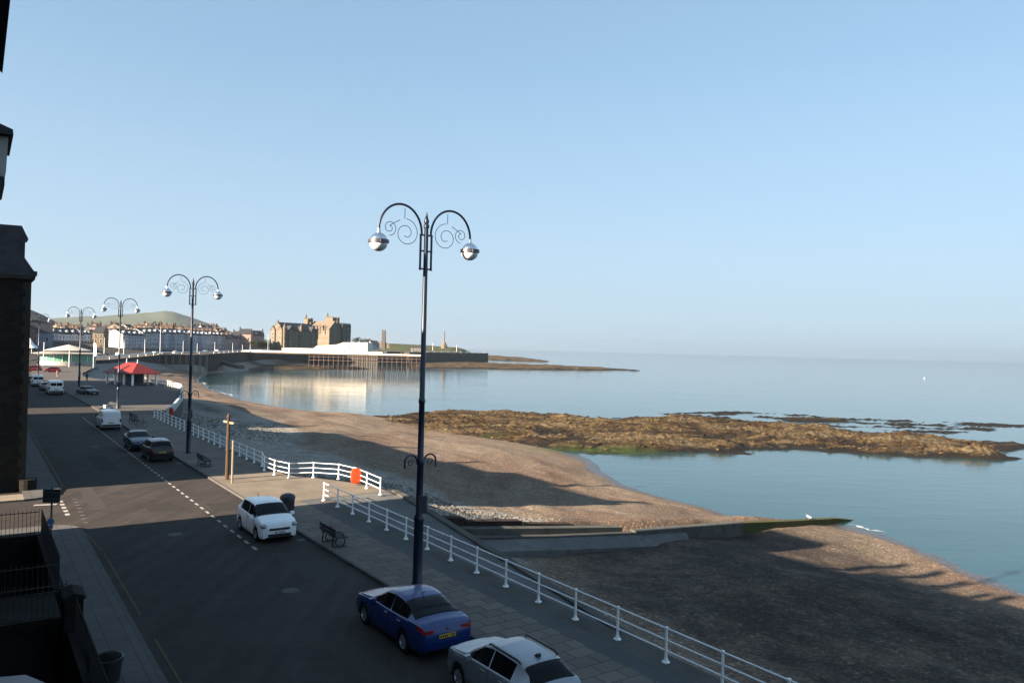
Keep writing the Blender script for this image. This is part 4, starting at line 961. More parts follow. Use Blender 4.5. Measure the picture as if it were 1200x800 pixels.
iron_railing('black iron railing on the far side of the entrance steps',(-.7,32.3),(2.75,32.3),.2)
iron_railing('black iron railing on the near side of the entrance steps',(-.7,29.6),(2.75,29.6),.2)
st=thing('entrance_steps','dark stone entrance bridge and steps between two iron railings','steps',W(0,0,0),SA)
m=MB(); m.box(-.79,2.62,29.5,32.45,-.3,.2); m.box(-.79,.9,29.5,32.45,.2,.36); m.build('landing',DSTONE,st)
for tt_ in (28.2,):
    o=thing('gate_pier','dark square gate pier at the pavement edge by the entrance steps','pier',W(2.8,tt_,.1),SA)
    m=MB(); m.box(-.26,.26,-.5,.5,0,1.15); m.build('shaft',DSTONE,o); m=MB(); m.box(-.31,.31,-.56,.56,1.15,1.25); m.prism([(-.31,1.25),(.31,1.25),(0,1.36)],-.56,.56,'y'); m.build('cap',DSTONE,o)
o=thing('planter','black tub on the pavement at the bottom left, nearest the viewpoint','tub',W(3.25,23.6,.12),SA)
m=MB(); m.lathe([(.3,0),(.36,.55),(.4,.56),(.4,.64),(.33,.64),(.3,.55),(0,.55)],14); m.build('tub',BLACKP,o)
m=MB(); m.lathe([(.30,.56),(.34,.66),(.2,.74),(0,.76)],14); m.build('lid',mat('soot black',(.006,.006,.007),.9),o)
# ------------------------------------------------------------------ shelter, bandstand
cw=AT(155,452,155); o=thing('seafront_shelter','seafront shelter with a bright red hipped roof and white posts','shelter',(cw.x,cw.y,.1),rad(56))
LX,LY=5.4,9.9
REDR=mat('red painted roof',(.16,.012,.007),.55,var=.12,vscale=1.5)
m=MB(); e=.45; m.add([(-e,-e,2.45),(LX+e,-e,2.45),(LX+e,LY+e,2.45),(-e,LY+e,2.45),(LX/2,2.9,4.5),(LX/2,LY-2.9,4.5),(-e,-e,2.3),(LX+e,-e,2.3),(LX+e,LY+e,2.3),(-e,LY+e,2.3)],[(0,1,4),(1,2,5,4),(2,3,5),(3,0,4,5),(0,6,7,1),(1,7,8,2),(2,8,9,3),(3,9,6,0),(9,8,7,6)]); rf=m.build('roof',REDR,o)
for y in (2.9,LY-2.9):
    q=MB(); q.lathe([(.09,0),(.12,.1),(.06,.5),(.1,.6),(0,.85)],10,(LX/2,y,4.45)); q.build('finial',WHITEP,rf)
for x in (.15,LX-.15):
    for y in (.15,LY/3,LY*2/3,LY-.15): q=MB(); q.box(x-.16,x+.16,y-.16,y+.16,0,2.3); q.build('post',WHITEP,o)
q=MB(); q.box(.3,LX-.3,LY/2-.06,LY/2+.06,.25,2.3); q.build('screen',mat('grey shelter screen',(.20,.22,.24),.4),o)
q=MB(); q.box(LX/2-.05,LX/2+.05,.4,LY-.4,.25,2.3); q.build('screen',MATS['grey shelter screen'],o)
q=MB(); q.box(.6,LX-.6,.7,1.2,.4,.5); q.box(.6,LX-.6,LY-1.2,LY-.7,.4,.5); q.box(.7,.8,.75,1.15,0,.4); q.box(LX-.8,LX-.7,.75,1.15,0,.4); q.box(.7,.8,LY-1.15,LY-.75,0,.4); q.build('seat',WOODB,o)
bw=AT(80,431,240); BR=7.6
o=thing('bandstand','round glazed bandstand with a pale low conical roof on the seafront','bandstand',(bw.x,bw.y,0))
m=MB(); m.lathe([(BR*1.12,-3),(BR*1.12,.3),(0,.3)],40,smooth=True); m.build('base',mat('grey render',(.15,.165,.175),.8,var=.1),o)
m=MB(); m.lathe([(BR,.3),(BR,2.2),(BR-.2,2.2)],40); m.build('wall',RENDER,o)
m=MB(); m.lathe([(BR-.12,2.2),(BR-.12,4.2)],40); m.build('glazing',mat('green glass',(.10,.30,.20),.12,spec=.7),o)
for k in range(20):
    q=k*PI/10; m=MB(); M=Matrix.Rotation(q,4,'Z'); m.box(BR-.14,BR+.02,-.08,.08,2.2,4.2,M); m.build('mullion',WHITEP,o)
m=MB(); m.lathe([(BR-.3,4.2),(BR*1.25,4.35),(BR*1.27,4.6),(BR*.95,5.0),(BR*.8,5.05)],40); m.build('canopy',mat('pale canopy',(.26,.25,.23),.7),o)
m=MB(); m.lathe([(BR*.66,5.05),(BR*.66,5.4)],40); m.build('clerestory',GLASS,o)
m=MB(); m.lathe([(BR*.85,5.35),(BR*.86,5.55),(BR*.3,6.7),(0,7.3)],40); m.build('roof',RENDER,o)
# poles and flags
def mast(label,px,ytop,ybase,Y,r=.09,cat='mast',grp=None,white=True,z=None):
    b=AT(px,ybase,Y); t=AT(px,ytop,Y); o=thing('mast',label,cat,b)
    h=t.z-b.z; m=MB(); m.tube([(0,0,0),(0,0,h)],[r,r*.6],6); m.build('pole',WHITEP if white else WOODC,o); m=MB(); m.lathe([(r*.9,h),(r*1.6,h+r),(0,h+2*r)],6); m.build('finial',WHITEP,o)
    if grp: o['group']=grp
    return o
mast('white mast in front of the left side of the bandstand',51,402,431,229,.14)
mast('white mast in front of the middle of the bandstand roof',81,406,432,229,.13)
fl=mast('white feather flag on a pole right of the bandstand',109.5,402,431,228,.10,'flag')
m=MB(); m.prism([(0.05,3.4),(.75,3.6),(.8,6.4),(.4,7.4),(0.05,7.6)],-.02,.02,'y'); m.build('flag',WHITEP,fl)
ML='slim white lamp post on the distant promenade in front of the terraces'
for px,yt,yb,Y in [(122,396,417,330),(145,399,415,345),(169.5,398,415,355),(187.5,384,414.5,365),(214.5,400,414.5,405),(231,403,414,425),(251.5,401,413.5,450),(272.5,402,413,480),(284,404,412.5,500),(293,403,412.5,520),(313.8,392,411.5,540)]:
    mast(ML,px,yt,yb,Y,.13,'lamp post','white lamp posts on the distant promenade')
# ------------------------------------------------------------------ the distant town
PH=rad(84.3)
cols=dict(blue=(.31,.35,.42),grey=(.36,.37,.39),cream=(.25,.22,.17),white=(.55,.55,.54),pink=(.33,.22,.20),lilac=(.26,.23,.26),tan=(.155,.120,.080),slateb=(.18,.21,.28))
WM_={k:mat('render '+k,v,.85,var=.08,vscale=1.) for k,v in cols.items()}
def row(px,ybase,Y,n,w,ze,zr,colours,label,grp,d=10,floors=4,dormers=1,phi=PH,cols_=2,first=None,bay=True):
    b=AT(px,ybase,Y); x,y=b.x,b.y; d_=Vector((math.cos(phi),math.sin(phi),0))
    for i in range(n):
        ww=w*(.92+.16*random.random()); dz=random.choice([0,0,.25,-.25,.4])
        o=thing('terrace_house',label,'house',(x,y,2.8),phi); o['group']=grp
        house(o,ww,d,ze-2.8+dz,zr-2.8+dz,WM_[colours[i%len(colours)]],SLATE,floors,cols_,dormers,1,bay=bay,side=False)
        x+=d_.x*ww; y+=d_.y*ww
        if i==0 and first: o['label']=first; del o['group']
    return x,y
row(45,408,415,8,5.4,11.4,14.6,['slateb','grey','blue','white','white','white','grey','white'],'pale shaded terrace house behind the bandstand','pale terrace houses behind the bandstand',floors=3)
row(143.5,413,418,4,5.2,11.6,14.6,['white','blue','grey','blue'],'blue grey terrace house between the big white gable and the taller terrace','lower blue grey terrace houses beside the white gable',first='white house whose large sunlit blank gable faces the camera, left of the third lamp')
row(168,412,441,18,5.5,13.3,16.2,['grey','grey','blue','slateb','blue','slateb','blue','blue','slateb','grey','blue','slateb','blue','grey','grey','lilac','grey','lilac'],'tall shaded seafront terrace house with bays and roof dormers','tall seafront terrace houses across the bay',d=11)
row(263,412,545,5,6,11.4,14.2,['lilac','pink','lilac','pink','lilac'],'pinkish terrace house right of the tall blue terrace','pinkish terrace houses at the end of the seafront row',dormers=0)
def single(name,label,cat,px,ybase,Y,phi,w,d,ze,zr,wm,roofm=SLATE,**k):
    b=AT(px,ybase,Y); zz=b.z; o=thing(name,label,cat,(b.x,b.y,zz),phi); house(o,w,d,ze-zz,zr-zz,wm,roofm,**k); return o
single('house','sunlit pink house at the right end of the seafront terrace','house',278.5,412,570,rad(8),9.2,10,15.5,19,mat('lit pink render',(.30,.21,.18),.85),floors=3,cols=3,dormers=0,bay=False)
single('house','shaded lilac house right of the sunlit pink house','house',293,411,580,rad(62),14,9,14.5,18,WM_['lilac'],floors=3,cols=3,dormers=1)
single('house','tan topped house with a yellow brick bay left of the big white gable','house',109,409,400,rad(10),5.0,8,12.6,15.6,WM_['tan'],floors=3,cols=2,dormers=0)
single('house','grey slate gabled house at the far left beside the dark corner building','house',33.5,412,330,rad(40),9,9,11.5,16.5,WM_['slateb'],floors=2,cols=2,dormers=0,side=True)
# white kiosk awning near the bandstand
kw=AT(35,414,300); o=thing('white_tent','white peaked tent left of the bandstand at the foot of the terrace','tent',(kw.x,kw.y,kw.z),rad(20))
m=MB(); m.lathe([(3.2,2.2),(2.2,2.9),(1.0,4.2),(.25,5.6),(0,6.0)],8); m.build('canopy',WHITEP,o)
for a in range(4): m=MB(); q=a*PI/2+.4; m.tube([(3*math.cos(q),3*math.sin(q),0),(3*math.cos(q),3*math.sin(q),2.25)],.08,6); m.build('pole',WHITEP,o)
# houses on the rising ground behind
BG='houses on the rising ground behind the seafront'
slots=[]
roofc=[SLATE,SLATE,mat('brown tile roof',(.06,.038,.03),.85,var=.2),mat('grey roof',(.085,.085,.085),.8,var=.2)]
bgw=['tan','cream','tan','pink','white','cream','tan','grey']
labs={'tan':'small sunlit tan house among the roofs behind the terrace','cream':'small sunlit cream house among the roofs behind the terrace','pink':'small reddish house among the roofs behind the terrace','white':'small white house among the roofs behind the terrace','grey':'small grey house among the roofs behind the terrace'}
R2=random.Random(11)
for i in range(78):
    px=R2.uniform(33,312); Y=R2.uniform(470,720) if px<150 else R2.uniform(560,780)
    hz=408.3-.025*(600-px)
    topy={0:379,1:378,2:380,3:382}[min(3,int(px//90))]+R2.uniform(0,8)
    if px>262: topy=R2.uniform(384,393)
    base=AT(px,topy+11,Y); zt=AT(px,topy,Y).z
    k=bgw[R2.randrange(len(bgw))]; h=zt-base.z
    o=thing('house',labs[k],'house',base,rad(R2.choice([84,80,95,5,-8,12,60])+R2.uniform(-8,8))); o['group']=BG+', '+k
    h=max(h,5.5)
    house(o,R2.uniform(6,11),R2.uniform(6.5,9),h-2.8,h,WM_[k],roofc[R2.randrange(4)],floors=2,cols=2,dormers=R2.choice([0,0,1]),chim=R2.choice([1,2]),z0=-9,door=False,side=R2.random()<.6)
# victorian hotel with two gabled bays
def gable_block(o,w,d,ze,zr,wm,rm,gables,floors,z0=-2,side_g=0,chim=2):
    house(o,w,d,ze,zr,wm,rm,floors,max(3,int(w/3.2)),0,chim,z0=z0,door=True,side=True)
    for k in range(gables):
        gx=w*(k+.5)/gables; m=MB(); m.prism([(gx-2,0),(gx+2,0),(gx+2,ze+.3),(gx,ze+3.2),(gx-2,ze+.3)],-.9,d/2,'y'); g=m.build('gable',wm,o)
        m=MB(); m.prism([(gx-2.3,ze+.1),(gx,ze+3.5),(gx+2.3,ze+.1),(gx+2.3,ze+.35),(gx,ze+3.8),(gx-2.3,ze+.35)],-1.1,d/2,'y'); m.build('gable_roof',rm,g)
        for f in range(floors): window(g,gx,-.91,1+f*(ze-1)/floors,1.3,(ze-1)/floors*.55)
    for k in range(side_g):
        gy=d*(k+.5)/side_g; m=MB(); m.prism([(gy-2,0),(gy+2,0),(gy+2,ze+.3),(gy,ze+3.0),(gy-2,ze+.3)],-.9,w*.4,'x'); g=m.build('gable',wm,o)
        m=MB(); m.prism([(gy-2.3,ze+.1),(gy,ze+3.3),(gy+2.3,ze+.1),(gy+2.3,ze+.35),(gy,ze+3.6),(gy-2.3,ze+.35)],-1.1,w*.4,'x'); m.build('gable_roof',rm,g)
        for f in range(floors): window(g,-.91,gy,1+f*(ze-1)/floors,1.3,(ze-1)/floors*.55,-PI/2)
b=AT(333,408.5,585); o=thing('stone_hotel','large tan stone hotel with gables, sunlit on its left face and dark on its seafront','building',b,rad(58))
gable_block(o,34,16,14,20,TSTONE,SLATE,3,4,side_g=2)
for x,y in ((0,0),(33,0),(16,-.6)): m=MB(); m.lathe([(1.2,8),(1.2,15.5),(1.45,15.6),(0,20)],10,(x,y,0)); m.build('turret',TSTONE,o)
# college / castle-like building
b=AT(361,402,660); o=thing('college_building','large castle like tan stone college with towers and a spire above the pier','building',b,rad(-32))
house(o,25,13,12.5,19,TSTONE,mat('stone slab roof',(.13,.10,.075),.85,var=.2),2,6,0,0,z0=-4,door=False)
def tower(par,x0,x1,y0,y1,zt,material,pinn=True,name='tower'):
    m=MB(); m.box(x0,x1,y0,y1,-4,zt); m.box(x0-.2,x1+.2,y0-.2,y1+.2,zt,zt+.5)
    n=4
    for k in range(n):
        a=x0-.2+(x1-x0+.4)*(k+.1)/n; bb=a+(x1-x0+.4)/n*.55
        m.box(a,bb,y0-.2,y0+.3,zt+.5,zt+1.4); m.box(a,bb,y1-.3,y1+.2,zt+.5,zt+1.4)
    t=m.build(name,material,par)
    if pinn: m=MB(); m.lathe([(.8,zt+.4),(.8,zt+3),(0,zt+5)],8,(x0+1,y0+1,0)); m.build('pinnacle',material,t)
    for z in (zt*.45,zt*.72): window(t,(x0+x1)/2,y0,z,1.2,2.0)
    return t
tower(o,-4.6,-.1,-1,5,20.5,TSTONE); tower(o,11,19.5,9,17,22,TSTONE)
cw_=AT(388,402,652); rel=Matrix.Rotation(rad(32),3,'Z')@(cw_-o.location); Mw=Matrix.Translation(rel)@Matrix.Rotation(rad(90),4,'Z')
m=MB(); m.box(0,12,0,10,-5,9.5,Mw); m.prism([(0,9.5),(12,9.5),(6,14.5)],0,10,'y',Mw); wg=m.build('wing',GSTONE,o)
m=MB(); m.box(12.01,22.5,-.8,9,-5,16.5,Mw)
for k in range(5): m.box(12.01+2.1*k,13.2+2.1*k,-.8,-.3,16.5,17.6,Mw); m.box(12.01,12.5,-.8+2*k,.3+2*k,16.5,17.6,Mw)
tw=m.build('tower',GSTONE,o)
for x,z in ((3.2,19),(6,23),(8.6,19)): m=MB(); m.lathe([(.9,5),(.9,z-8),(1.2,z-7.7),(.5,z-3),(0,z)],8,Mw@Vector((x,-.6,0))); m.build('spire',GSTONE,wg)
for z in (1.5,5.5):
    for x in (2.2,6,9.8): w_=window(wg,0,0,0,1.2,2.2); w_.matrix_local=Mw@Matrix.Translation((x,-.02,z))
for z in (2,6.5,11.5):
    for x in (15,19.5): w_=window(tw,0,0,0,1.2,2.2); w_.matrix_local=Mw@Matrix.Translation((x,-.82,z))
m=MB(); m.prism([(5,11.8),(8,11.8),(6.5,15.2)],-1.2,6,'y'); m.prism([(16,11.8),(19,11.8),(17.5,15.2)],-1.2,6,'y'); m.build('gable',TSTONE,o)
for x in (-.2,4,9,14,20): m=MB(); m.lathe([(.5,8),(.5,15),(0,17)],6,(x,-.3,0)); m.build('buttress',TSTONE,o)
# pier
pb=AT(330,412.9,503); DZ=pb.z; o=thing('pier','long pier on rows of slender iron legs with a white pavilion','pier',(pb.x,pb.y,0))
m=MB(); m.box(-26,92,0,22,DZ-.9,DZ); m.build('deck',mat('pier deck',(.07,.055,.045),.9,var=.2),o)
PILE=mat('rusty pier iron',(.10,.07,.058),.8,var=.3,vscale=1)
for y in (.6,10,20):
    for k in range(26): m=MB() if k==0 and y==.6 else None
pm=MB(); pm.tube([(0,0,-8.6),(0,0,DZ-.9)],.22,6); PM=pm.mesh('pier_leg',PILE)
for y in (.6,10,20):
    for k in range(24): put('leg',PM,o,(18+3.2*k,y,0))
for y in (.5,10,20):
    for z in (DZ-2.2,DZ-4.4): m=MB(); m.box(18,92,y-.12,y+.12,z-.15,z+.15); m.build('beam',PILE,o)
PAV=mat('white pavilion boards',(.66,.62,.53),.7,var=.05)
m=MB(); m.prism([(0,DZ),(0,DZ+2.9),(21,DZ+2.9),(23,DZ+4.6),(36,DZ+5.8),(40,DZ+7.3),(56,DZ+7.7),(56,DZ)],.4,20,'y'); pv=m.build('pavilion',PAV,o)
m=MB(); m.prism([(20.9,DZ+2.92),(22.9,DZ+4.65),(36,DZ+5.85),(40,DZ+7.35),(56.2,DZ+7.75),(56.2,DZ+7.95),(40,DZ+7.6),(36,DZ+6.1),(22.7,DZ+4.9),(20.6,DZ+3.1)],.2,20.2,'y'); m.build('roof',PAV,pv)
m=MB(); m.box(-.1,20.7,.2,20.2,DZ+2.92,DZ+3.1); m.build('roof',PAV,pv)
for x,z in ((8,1.2),(11.5,1.2),(13.6,1.2),(15.2,1.2),(16.8,1.2),(20.4,1.2),(38,1.2),(41,1.2),(44.5,3.8),(46.6,3.8),(48.6,3.8),(51,3.8),(53,3.8),(43.5,5.6),(48,5.6),(52.5,5.6),(28,3.6),(33,3.9)): window(pv,x,.4,DZ+z,.9,.8)
m=MB(); m.box(56.5,66,.3,.42,DZ,DZ+1.9); m.box(66,92,.3,.42,DZ,DZ+.8); m.build('parapet',PAV,o)
m=MB(); m.box(-26,-.2,.1,.3,DZ,DZ+1.1); m.build('approach_railing',WHITEP,o)
# wooden jetty on the far beach
jb=AT(186,414.5,352); o=thing('beach_jetty','low pale wooden jetty on short posts on the beach below the distant terrace','jetty',(jb.x,jb.y,0),rad(35))
m=MB(); m.box(0,22,0,3.5,jb.z-.35,jb.z); m.build('deck',mat('pale weathered timber',(.20,.165,.14),.8,var=.15),o)
for k in range(8):
    for y in (.3,3.2): m=MB(); m.tube([(.5+3*k,y,-6),(.5+3*k,y,jb.z-.35)],.16,6); m.build('post',WOODC,o)
# slipway on the far beach
sw=AT(250,421,430); se=AT(283,429,410); o=thing('slipway','pale concrete slipway running down the far beach','slipway',(0,0,0))
d=(se-sw); pr=Vector((-d.y,d.x,0)).normalized()*1.8
m=MB(); vs=[sw+pr,sw-pr,se-pr,se+pr]; vs=[v+Vector((0,0,.3)) for v in vs]+[v-Vector((0,0,1.5)) for v in vs]; m.add(vs,[(3,2,1,0),(0,1,5,4),(1,2,6,5),(2,3,7,6),(3,0,4,7),(4,5,6,7)]); m.build('deck',EDGE,o)
# headland beyond the pier: sea wall, green mound, ruin, memorial
a=AT(480,412.6,690); b=AT(572.3,413.3,830); FARW=MATS['dark far sea wall']
d=(b-a); pr=Vector((-d.y,d.x,0)).normalized()
m=MB(); zt=a.z; vs=[]
for p,zb in ((a,-9),(b,-9),(b+pr*40,-9),(a+pr*150,-9)): vs.append(Vector((p.x,p.y,zb)))
vs+=[Vector((v.x,v.y,zt)) for v in vs]
m.add(vs,[(0,1,5,4),(1,2,6,5),(2,3,7,6),(3,0,4,7),(4,5,6,7)]); o=tag(m.build('sea_wall',m_concrete('headland wall concrete',(.045,.043,.04),(.07,.066,.058),.08)),'dark promenade wall with a square end, beyond the pier at the headland','wall')
m=MB(); rr_=[a+(b-a)*((i+.4)/12)+pr*.8 for i in range(12)]
o=thing('railing','thin pale railing on top of the headland wall beyond the pier','railing',(0,0,0))
m.tube([(p.x,p.y,zt+1.2) for p in rr_],.12,4); m.build('rail',WHITEP,o)
for p in rr_: m=MB(); m.tube([(p.x,p.y,zt),(p.x,p.y,zt+1.2)],.09,4); m.build('post',WHITEP,o)
gx=np.linspace(AT(405,400,880).x,AT(545,400,880).x,90); gy=np.linspace(850,1060,50); Y,X=np.meshgrid(gy,gx,indexing='ij')
pxs=X/880*F+600
hp=np.interp(pxs,[405,425,440,455,480,505,525,533,540,546],[9,11.5,12,11.5,11.,9.8,8.6,6.5,3.5,1])
Zm=hp*np.clip(np.sin(np.clip((Y-850)/140,0,1)*PI/2),0,1)+(fbm(X/9,Y/9,4,61)-.5)*1.6
struct(grid_mesh('green_mound',X,Y,Zm,m_grass('headland grass',(.03,.042,.014),(.065,.065,.028),.06)))
b=AT(449.5,404.5,850); o=thing('ruined_tower','tall ruined stone tower standing left of the green mound','ruin',b)
m=MB(); m.prism([(-2,-5),(2,-5),(2,14),(1.2,17),(-.4,16.2),(-1.9,17.2)],-2,2,'y'); m.build('tower',GSTONE,o)
m=MB(); m.prism([(2,-3),(7,-3),(6,2.5),(4,1.5),(2,3.6)],-1,1,'y'); m.prism([(-8,-3),(-2,-3),(-2,5),(-4,3.6),(-8,4.6)],-1,1,'y'); m.build('ruined_wall',TSTONE,o)
b=AT(520.5,405,850); o=thing('war_memorial','tall slender stone memorial column with a statue on the headland','memorial',b)
m=MB(); m.lathe([(3.4,-3),(3.4,.8),(2.2,1.2),(2.0,3.4),(1.2,4.0),(.75,4.6),(.6,12),(.9,12.4),(.9,12.8),(0,12.9)],8,smooth=False); m.build('column',TSTONE,o)
m=MB(); m.smooth=True; m.lathe([(.55,12.8),(.35,14),(.5,15),(.18,15.4),(.25,15.8),(0,16.1)],8); m.tube([(0,0,15),(.9,0,16.3)],.12,5); m.build('statue',BLACKM,o)
single('house','blue grey house on the seafront between the pier pavilion and the ruined tower','house',436,407,640,rad(40),7,8,10.2,13,WM_['blue'],floors=2,cols=2,dormers=0)
single('shelter_hut','long low dark shelter on the headland promenade beside the nearest lamp','shelter',481,411.5,815,rad(-3),16,5,8.2,9.2,GSTONE,floors=1,cols=5,dormers=0,chim=0,door=False)
mast('white flagpole on the headland wall right of the nearest lamp',507,402,412,820,.22,'flagpole')
mast('white flagpole near the seaward end of the headland wall',535,404.5,412.4,808,.22,'flagpole')
b=AT(537,412.4,806); o=thing('kiosk','small dark kiosk on the headland wall beside the seaward flagpole','kiosk',b)
m=MB(); m.box(-.2,3.0,0,3,0,2.6); m.build('wall',FARW,o); m=MB(); m.box(-.5,3.3,-.3,3.3,2.6,2.9); m.build('roof',SLATE,o)
# ------------------------------------------------------------------ trees
LEAF=mat('tree foliage',(.022,.028,.012),.9,col2=(.05,.055,.022),vscale=.8)
def tree(label,base,h,wd,seed,grp=None,leaf=LEAF):
    o=thing('tree',label,'tree',base); r=random.Random(seed)
    m=MB(); m.tube([(0,0,-1.5),(.1,0,h*.3),(0,.1,h*.62)],[.3,.2,.1],7)
    for k in range(4): q=r.random()*6.28; m.tube([(0,0,h*(.28+.08*k)),(wd*.3*math.cos(q),wd*.3*math.sin(q),h*(.5+.08*k))],[.1,.04],5)
    m.build('trunk',WOODB,o)
    m=MB()
    cl=[(r.gauss(0,wd*.22),r.gauss(0,wd*.22),h*r.uniform(.4,.9),r.uniform(.16,.28)*wd) for _ in range(14)]
    for cx,cy,cz,cr in cl:
        for _ in range(70):
            v=Vector((r.gauss(0,1),r.gauss(0,1),r.gauss(0,1))).normalized()*cr*r.uniform(.6,1.05); p=Vector((cx,cy,cz))+v; s_=r.uniform(.18,.42)
            a=Vector((r.uniform(-1,1),r.uniform(-1,1),r.uniform(-1,1))).normalized(); b_=a.orthogonal().normalized()
            m.add([p-a*s_,p-b_*s_*.7,p+a*s_,p+b_*s_*.7],[(0,1,2,3)])
    m.build('crown',leaf,o)
    if grp: o['group']=grp
    return o
for i,(px,yb,Y,h,w_) in enumerate([(297,410.5,560,7,6),(303,410.5,562,6,6),(308,410,566,7,6),(312,409.5,570,5,5)]):
    tree('dark bushy tree in the shade left of the stone hotel',AT(px,yb,Y),h,w_,i,'dark trees beside the stone hotel')
for i,(px,yb,Y,h,w_) in enumerate([(418,404.5,800,8,9),(426,405,805,7,8),(433,405,800,7,8)]):
    tree('green tree between the college and the ruined tower',AT(px,yb,Y),h,w_,10+i,'green trees between college and ruin')
tree('dark tree rising above the roofs behind the tall terrace',AT(186,392,600),10,6,30)
tree('dark tree among roofs behind the pale terrace at the left',AT(137,391,560),8,6,31)
# ------------------------------------------------------------------ hills
def hill(name,Y0,depth,prof,material,seed,rough):
    px=np.linspace(prof[0][0],prof[-1][0],150); gy=np.linspace(Y0-depth,Y0+depth*1.4,70)
    Yg,PX=np.meshgrid(gy,px,indexing='ij'); X=(PX-600)/F*Yg
    y=np.interp(PX,[p[0] for p in prof],[p[1] for p in prof]); hz=408.3-.025*(600-PX)
    H=HC+(hz-y)*Y0/F
    q=(Yg-Y0)/depth; fall=np.where(q<0,np.cos(np.clip(q,-1,0)*PI/2)**1.3,1-np.clip(q/1.4,0,1)**2)
    Zh=H*fall+(fbm(X/180,Yg/180,5,seed)-.5)*rough*np.clip(fall,0,1)-6
    return struct(grid_mesh(name,X,Yg,Zh,material))
hill('hill',2700,900,[(-260,400),(-120,385),(0,381),(60,372),(100,368.5),(140,366.8),(175,365),(192,363),(203,364.5),(218,369.5),(236,375.5),(256,381.5),(276,388),(300,394),(330,399.5),(350,403)],m_grass('hazed hill pasture',(.052,.064,.045),(.076,.084,.058),.006),71,16)  # pasture tones greyed so distance haze is painted into the hill
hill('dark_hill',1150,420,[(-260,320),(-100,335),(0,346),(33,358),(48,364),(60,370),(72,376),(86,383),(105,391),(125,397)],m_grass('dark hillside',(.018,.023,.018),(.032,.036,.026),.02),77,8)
# ------------------------------------------------------------------ small life
def person(label,loc,rot,top,leg):
    o=thing('person',label,'person',loc,rot)
    V=[(0,0,.95),(0,0,1.2),(0,0,1.42),(0,0,1.52),(0,0,1.64),(.09,0,.9),(.10,.03,.5),(.11,0,.06),(-.09,0,.9),(-.11,-.05,.5),(-.12,-.12,.06),(.19,0,1.38),(.25,.02,1.12),(.24,.1,.9),(-.19,0,1.38),(-.25,0,1.12),(-.24,.08,.9),(.11,.14,.04),(-.12,.02,.04)]
    Ed=[(0,1),(1,2),(2,3),(3,4),(0,5),(5,6),(6,7),(0,8),(8,9),(9,10),(2,11),(11,12),(12,13),(2,14),(14,15),(15,16),(7,17),(10,18)]
    Rr=[.15,.15,.13,.06,.10,.095,.07,.05,.095,.07,.05,.06,.045,.035,.06,.045,.035,.04,.04]
    me=bpy.data.meshes.new('person'); me.from_pydata(V,Ed,[]); me.materials.append(top)
    b=put('body',me,o); b.modifiers.new('Skin','SKIN'); s=b.modifiers.new('Sub','SUBSURF'); s.levels=1; s.render_levels=1
    for v,r in zip(me.skin_vertices[0].data,Rr): v.radius=(r,r)
    me.skin_vertices[0].data[0].use_root=True
    m=MB(); m.smooth=True; m.lathe([(.06,1.53),(.10,1.6),(.105,1.68),(.07,1.77),(0,1.79)],10); m.build('hair',mat('dark hair',(.03,.02,.015),.8),o)
    return o
person('distant person in a pinkish top standing on the terrace by the bandstand',G(67.5,441.5,.1),rad(40),mat('pink top',(.45,.25,.22),.9),None)
person('distant person in dark clothes on the promenade near the white vans',G(102,447,.1),rad(200),mat('dark clothes',(.03,.03,.035),.9),None)
def gull(label,loc,rot):
    o=thing('gull',label,'gull',loc,rot); m=MB(); m.smooth=True
    m.tube([(0,-.30,.22),(0,-.12,.25),(0,.06,.27),(0,.16,.34),(0,.22,.42),(0,.28,.42)],[.02,.09,.11,.075,.06,.015],8); m.build('body',WHITEP,o)
    m=MB(); m.tube([(.04,0,.18),(.04,0,0)],.012,4); m.tube([(-.04,0,.18),(-.04,0,0)],.012,4); m.build('legs',WOODC,o); return o
gull('white gull standing on the mossy tip of the groyne',W(66.0,43.9,-6.13),.8).scale=(.85,)*3
bu=G(1083,443,SEA); o=thing('buoy','tiny white buoy floating on open water at the right','buoy',bu,0.,None,.4)
m=MB(); m.smooth=True; m.lathe([(.3,-.4),(.9,.1),(.9,.6),(.3,1.1),(.15,2.),(0,2.05)],12); m.build('float',WHITEP,o); m=MB(); m.tube([(0,0,2),(0,0,2.7)],.06,5); m.build('staff',WHITEP,o)
# ------------------------------------------------------------------ sky, sun, camera
EL=22.0
w=bpy.data.worlds.new('World'); sc.world=w; w.use_nodes=True; nt=w.node_tree; bg=nt.nodes['Background']
sk=nt.nodes.new('ShaderNodeTexSky'); sk.sky_type='NISHITA'; sk.sun_disc=False; sk.sun_elevation=rad(EL)
to_sun=Vector((-cA*math.cos(rad(EL)),-sA*math.cos(rad(EL)),math.sin(rad(EL))))
sk.sun_rotation=math.atan2(to_sun.x,to_sun.y)%(2*PI)
sk.altitude=0; sk.air_density=.7; sk.dust_density=.5; sk.ozone_density=3.
gm=nt.nodes.new('ShaderNodeGamma'); gm.inputs['Gamma'].default_value=.42
mu=nt.nodes.new('ShaderNodeMix'); mu.data_type='RGBA'; mu.blend_type='MULTIPLY'; mu.inputs[0].default_value=1.; mu.inputs[7].default_value=(.755,.935,1.02,1)
nt.links.new(sk.outputs['Color'],gm.inputs['Color']); nt.links.new(gm.outputs['Color'],mu.inputs[6]); tcw=nt.nodes.new('ShaderNodeTexCoord'); sz=nt.nodes.new('ShaderNodeSeparateXYZ'); nt.links.new(tcw.outputs['Generated'],sz.inputs[0])
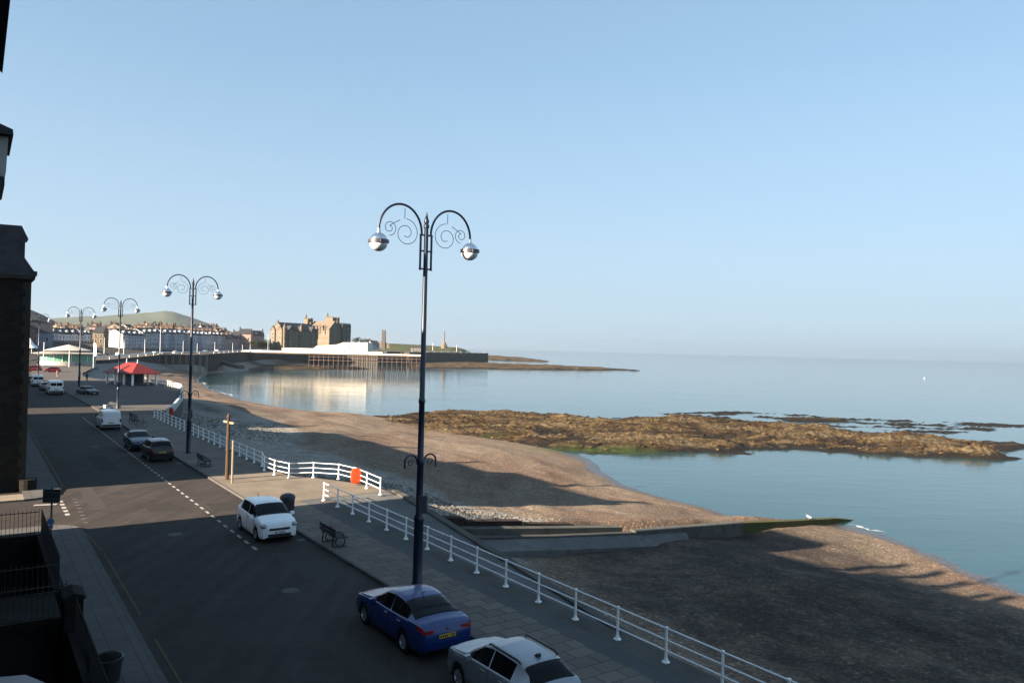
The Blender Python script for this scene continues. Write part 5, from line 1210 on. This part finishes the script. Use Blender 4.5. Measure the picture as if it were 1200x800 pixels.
rw_=nt.nodes.new('ShaderNodeValToRGB'); el_=rw_.color_ramp.elements; el_[0].position=0.; el_[0].color=(.85,.85,.85,1); el_[1].position=.34; el_[1].color=(0,0,0,1)
for p_,v_ in ((.06,.72),(.15,.42)): e_=el_.new(p_); e_.color=(v_,v_,v_,1)
hm=nt.nodes.new('ShaderNodeMix'); hm.data_type='RGBA'; hm.inputs[7].default_value=(1.14,1.43,1.68,1)
nt.links.new(sz.outputs['Z'],rw_.inputs['Fac']); nt.links.new(rw_.outputs['Color'],hm.inputs[0]); nt.links.new(mu.outputs[2],hm.inputs[6]); nt.links.new(hm.outputs[2],bg.inputs['Color']); bg.inputs['Strength'].default_value=.086
sl=bpy.data.lights.new('Sun','SUN'); sl.energy=4.6; sl.angle=rad(.5); sl.color=(1.,.81,.62)
so=bpy.data.objects.new('Sun',sl); C.objects.link(so); so.rotation_euler=to_sun.to_track_quat('Z','Y').to_euler()
cd=bpy.data.cameras.new('Camera'); co=bpy.data.objects.new('Camera',cd); C.objects.link(co)
cd.sensor_fit='HORIZONTAL'; cd.sensor_width=36; cd.lens=36*F/1200; cd.clip_start=.1; cd.clip_end=90000
Mx=Matrix.Translation((0,0,HC))@Matrix.Rotation(PI/2+math.atan(V0/F),4,'X')@Matrix.Rotation(RO,4,'Z'); co.matrix_world=Mx
sc.camera=co
vs_=sc.view_settings; vs_.view_transform='Standard'; vs_.look='None'; vs_.exposure=2.5; vs_.gamma=1.; vs_.use_curve_mapping=False

HZ=bpy.data.materials.new('sea haze'); HZ.use_nodes=True; hn=HZ.node_tree; hn.nodes.remove(hn.nodes['Principled BSDF'])
pv_=hn.nodes.new('ShaderNodeVolumePrincipled'); pv_.inputs['Color'].default_value=(.76,.89,1.,1); pv_.inputs['Density'].default_value=.00008; pv_.inputs['Anisotropy'].default_value=.55
hn.links.new(pv_.outputs[0],hn.nodes['Material Output'].inputs['Volume'])
m=MB(); m.box(-9500,14500,-3500,14500,-11,150); hz_=m.build('haze',HZ); hz_['kind']='stuff'
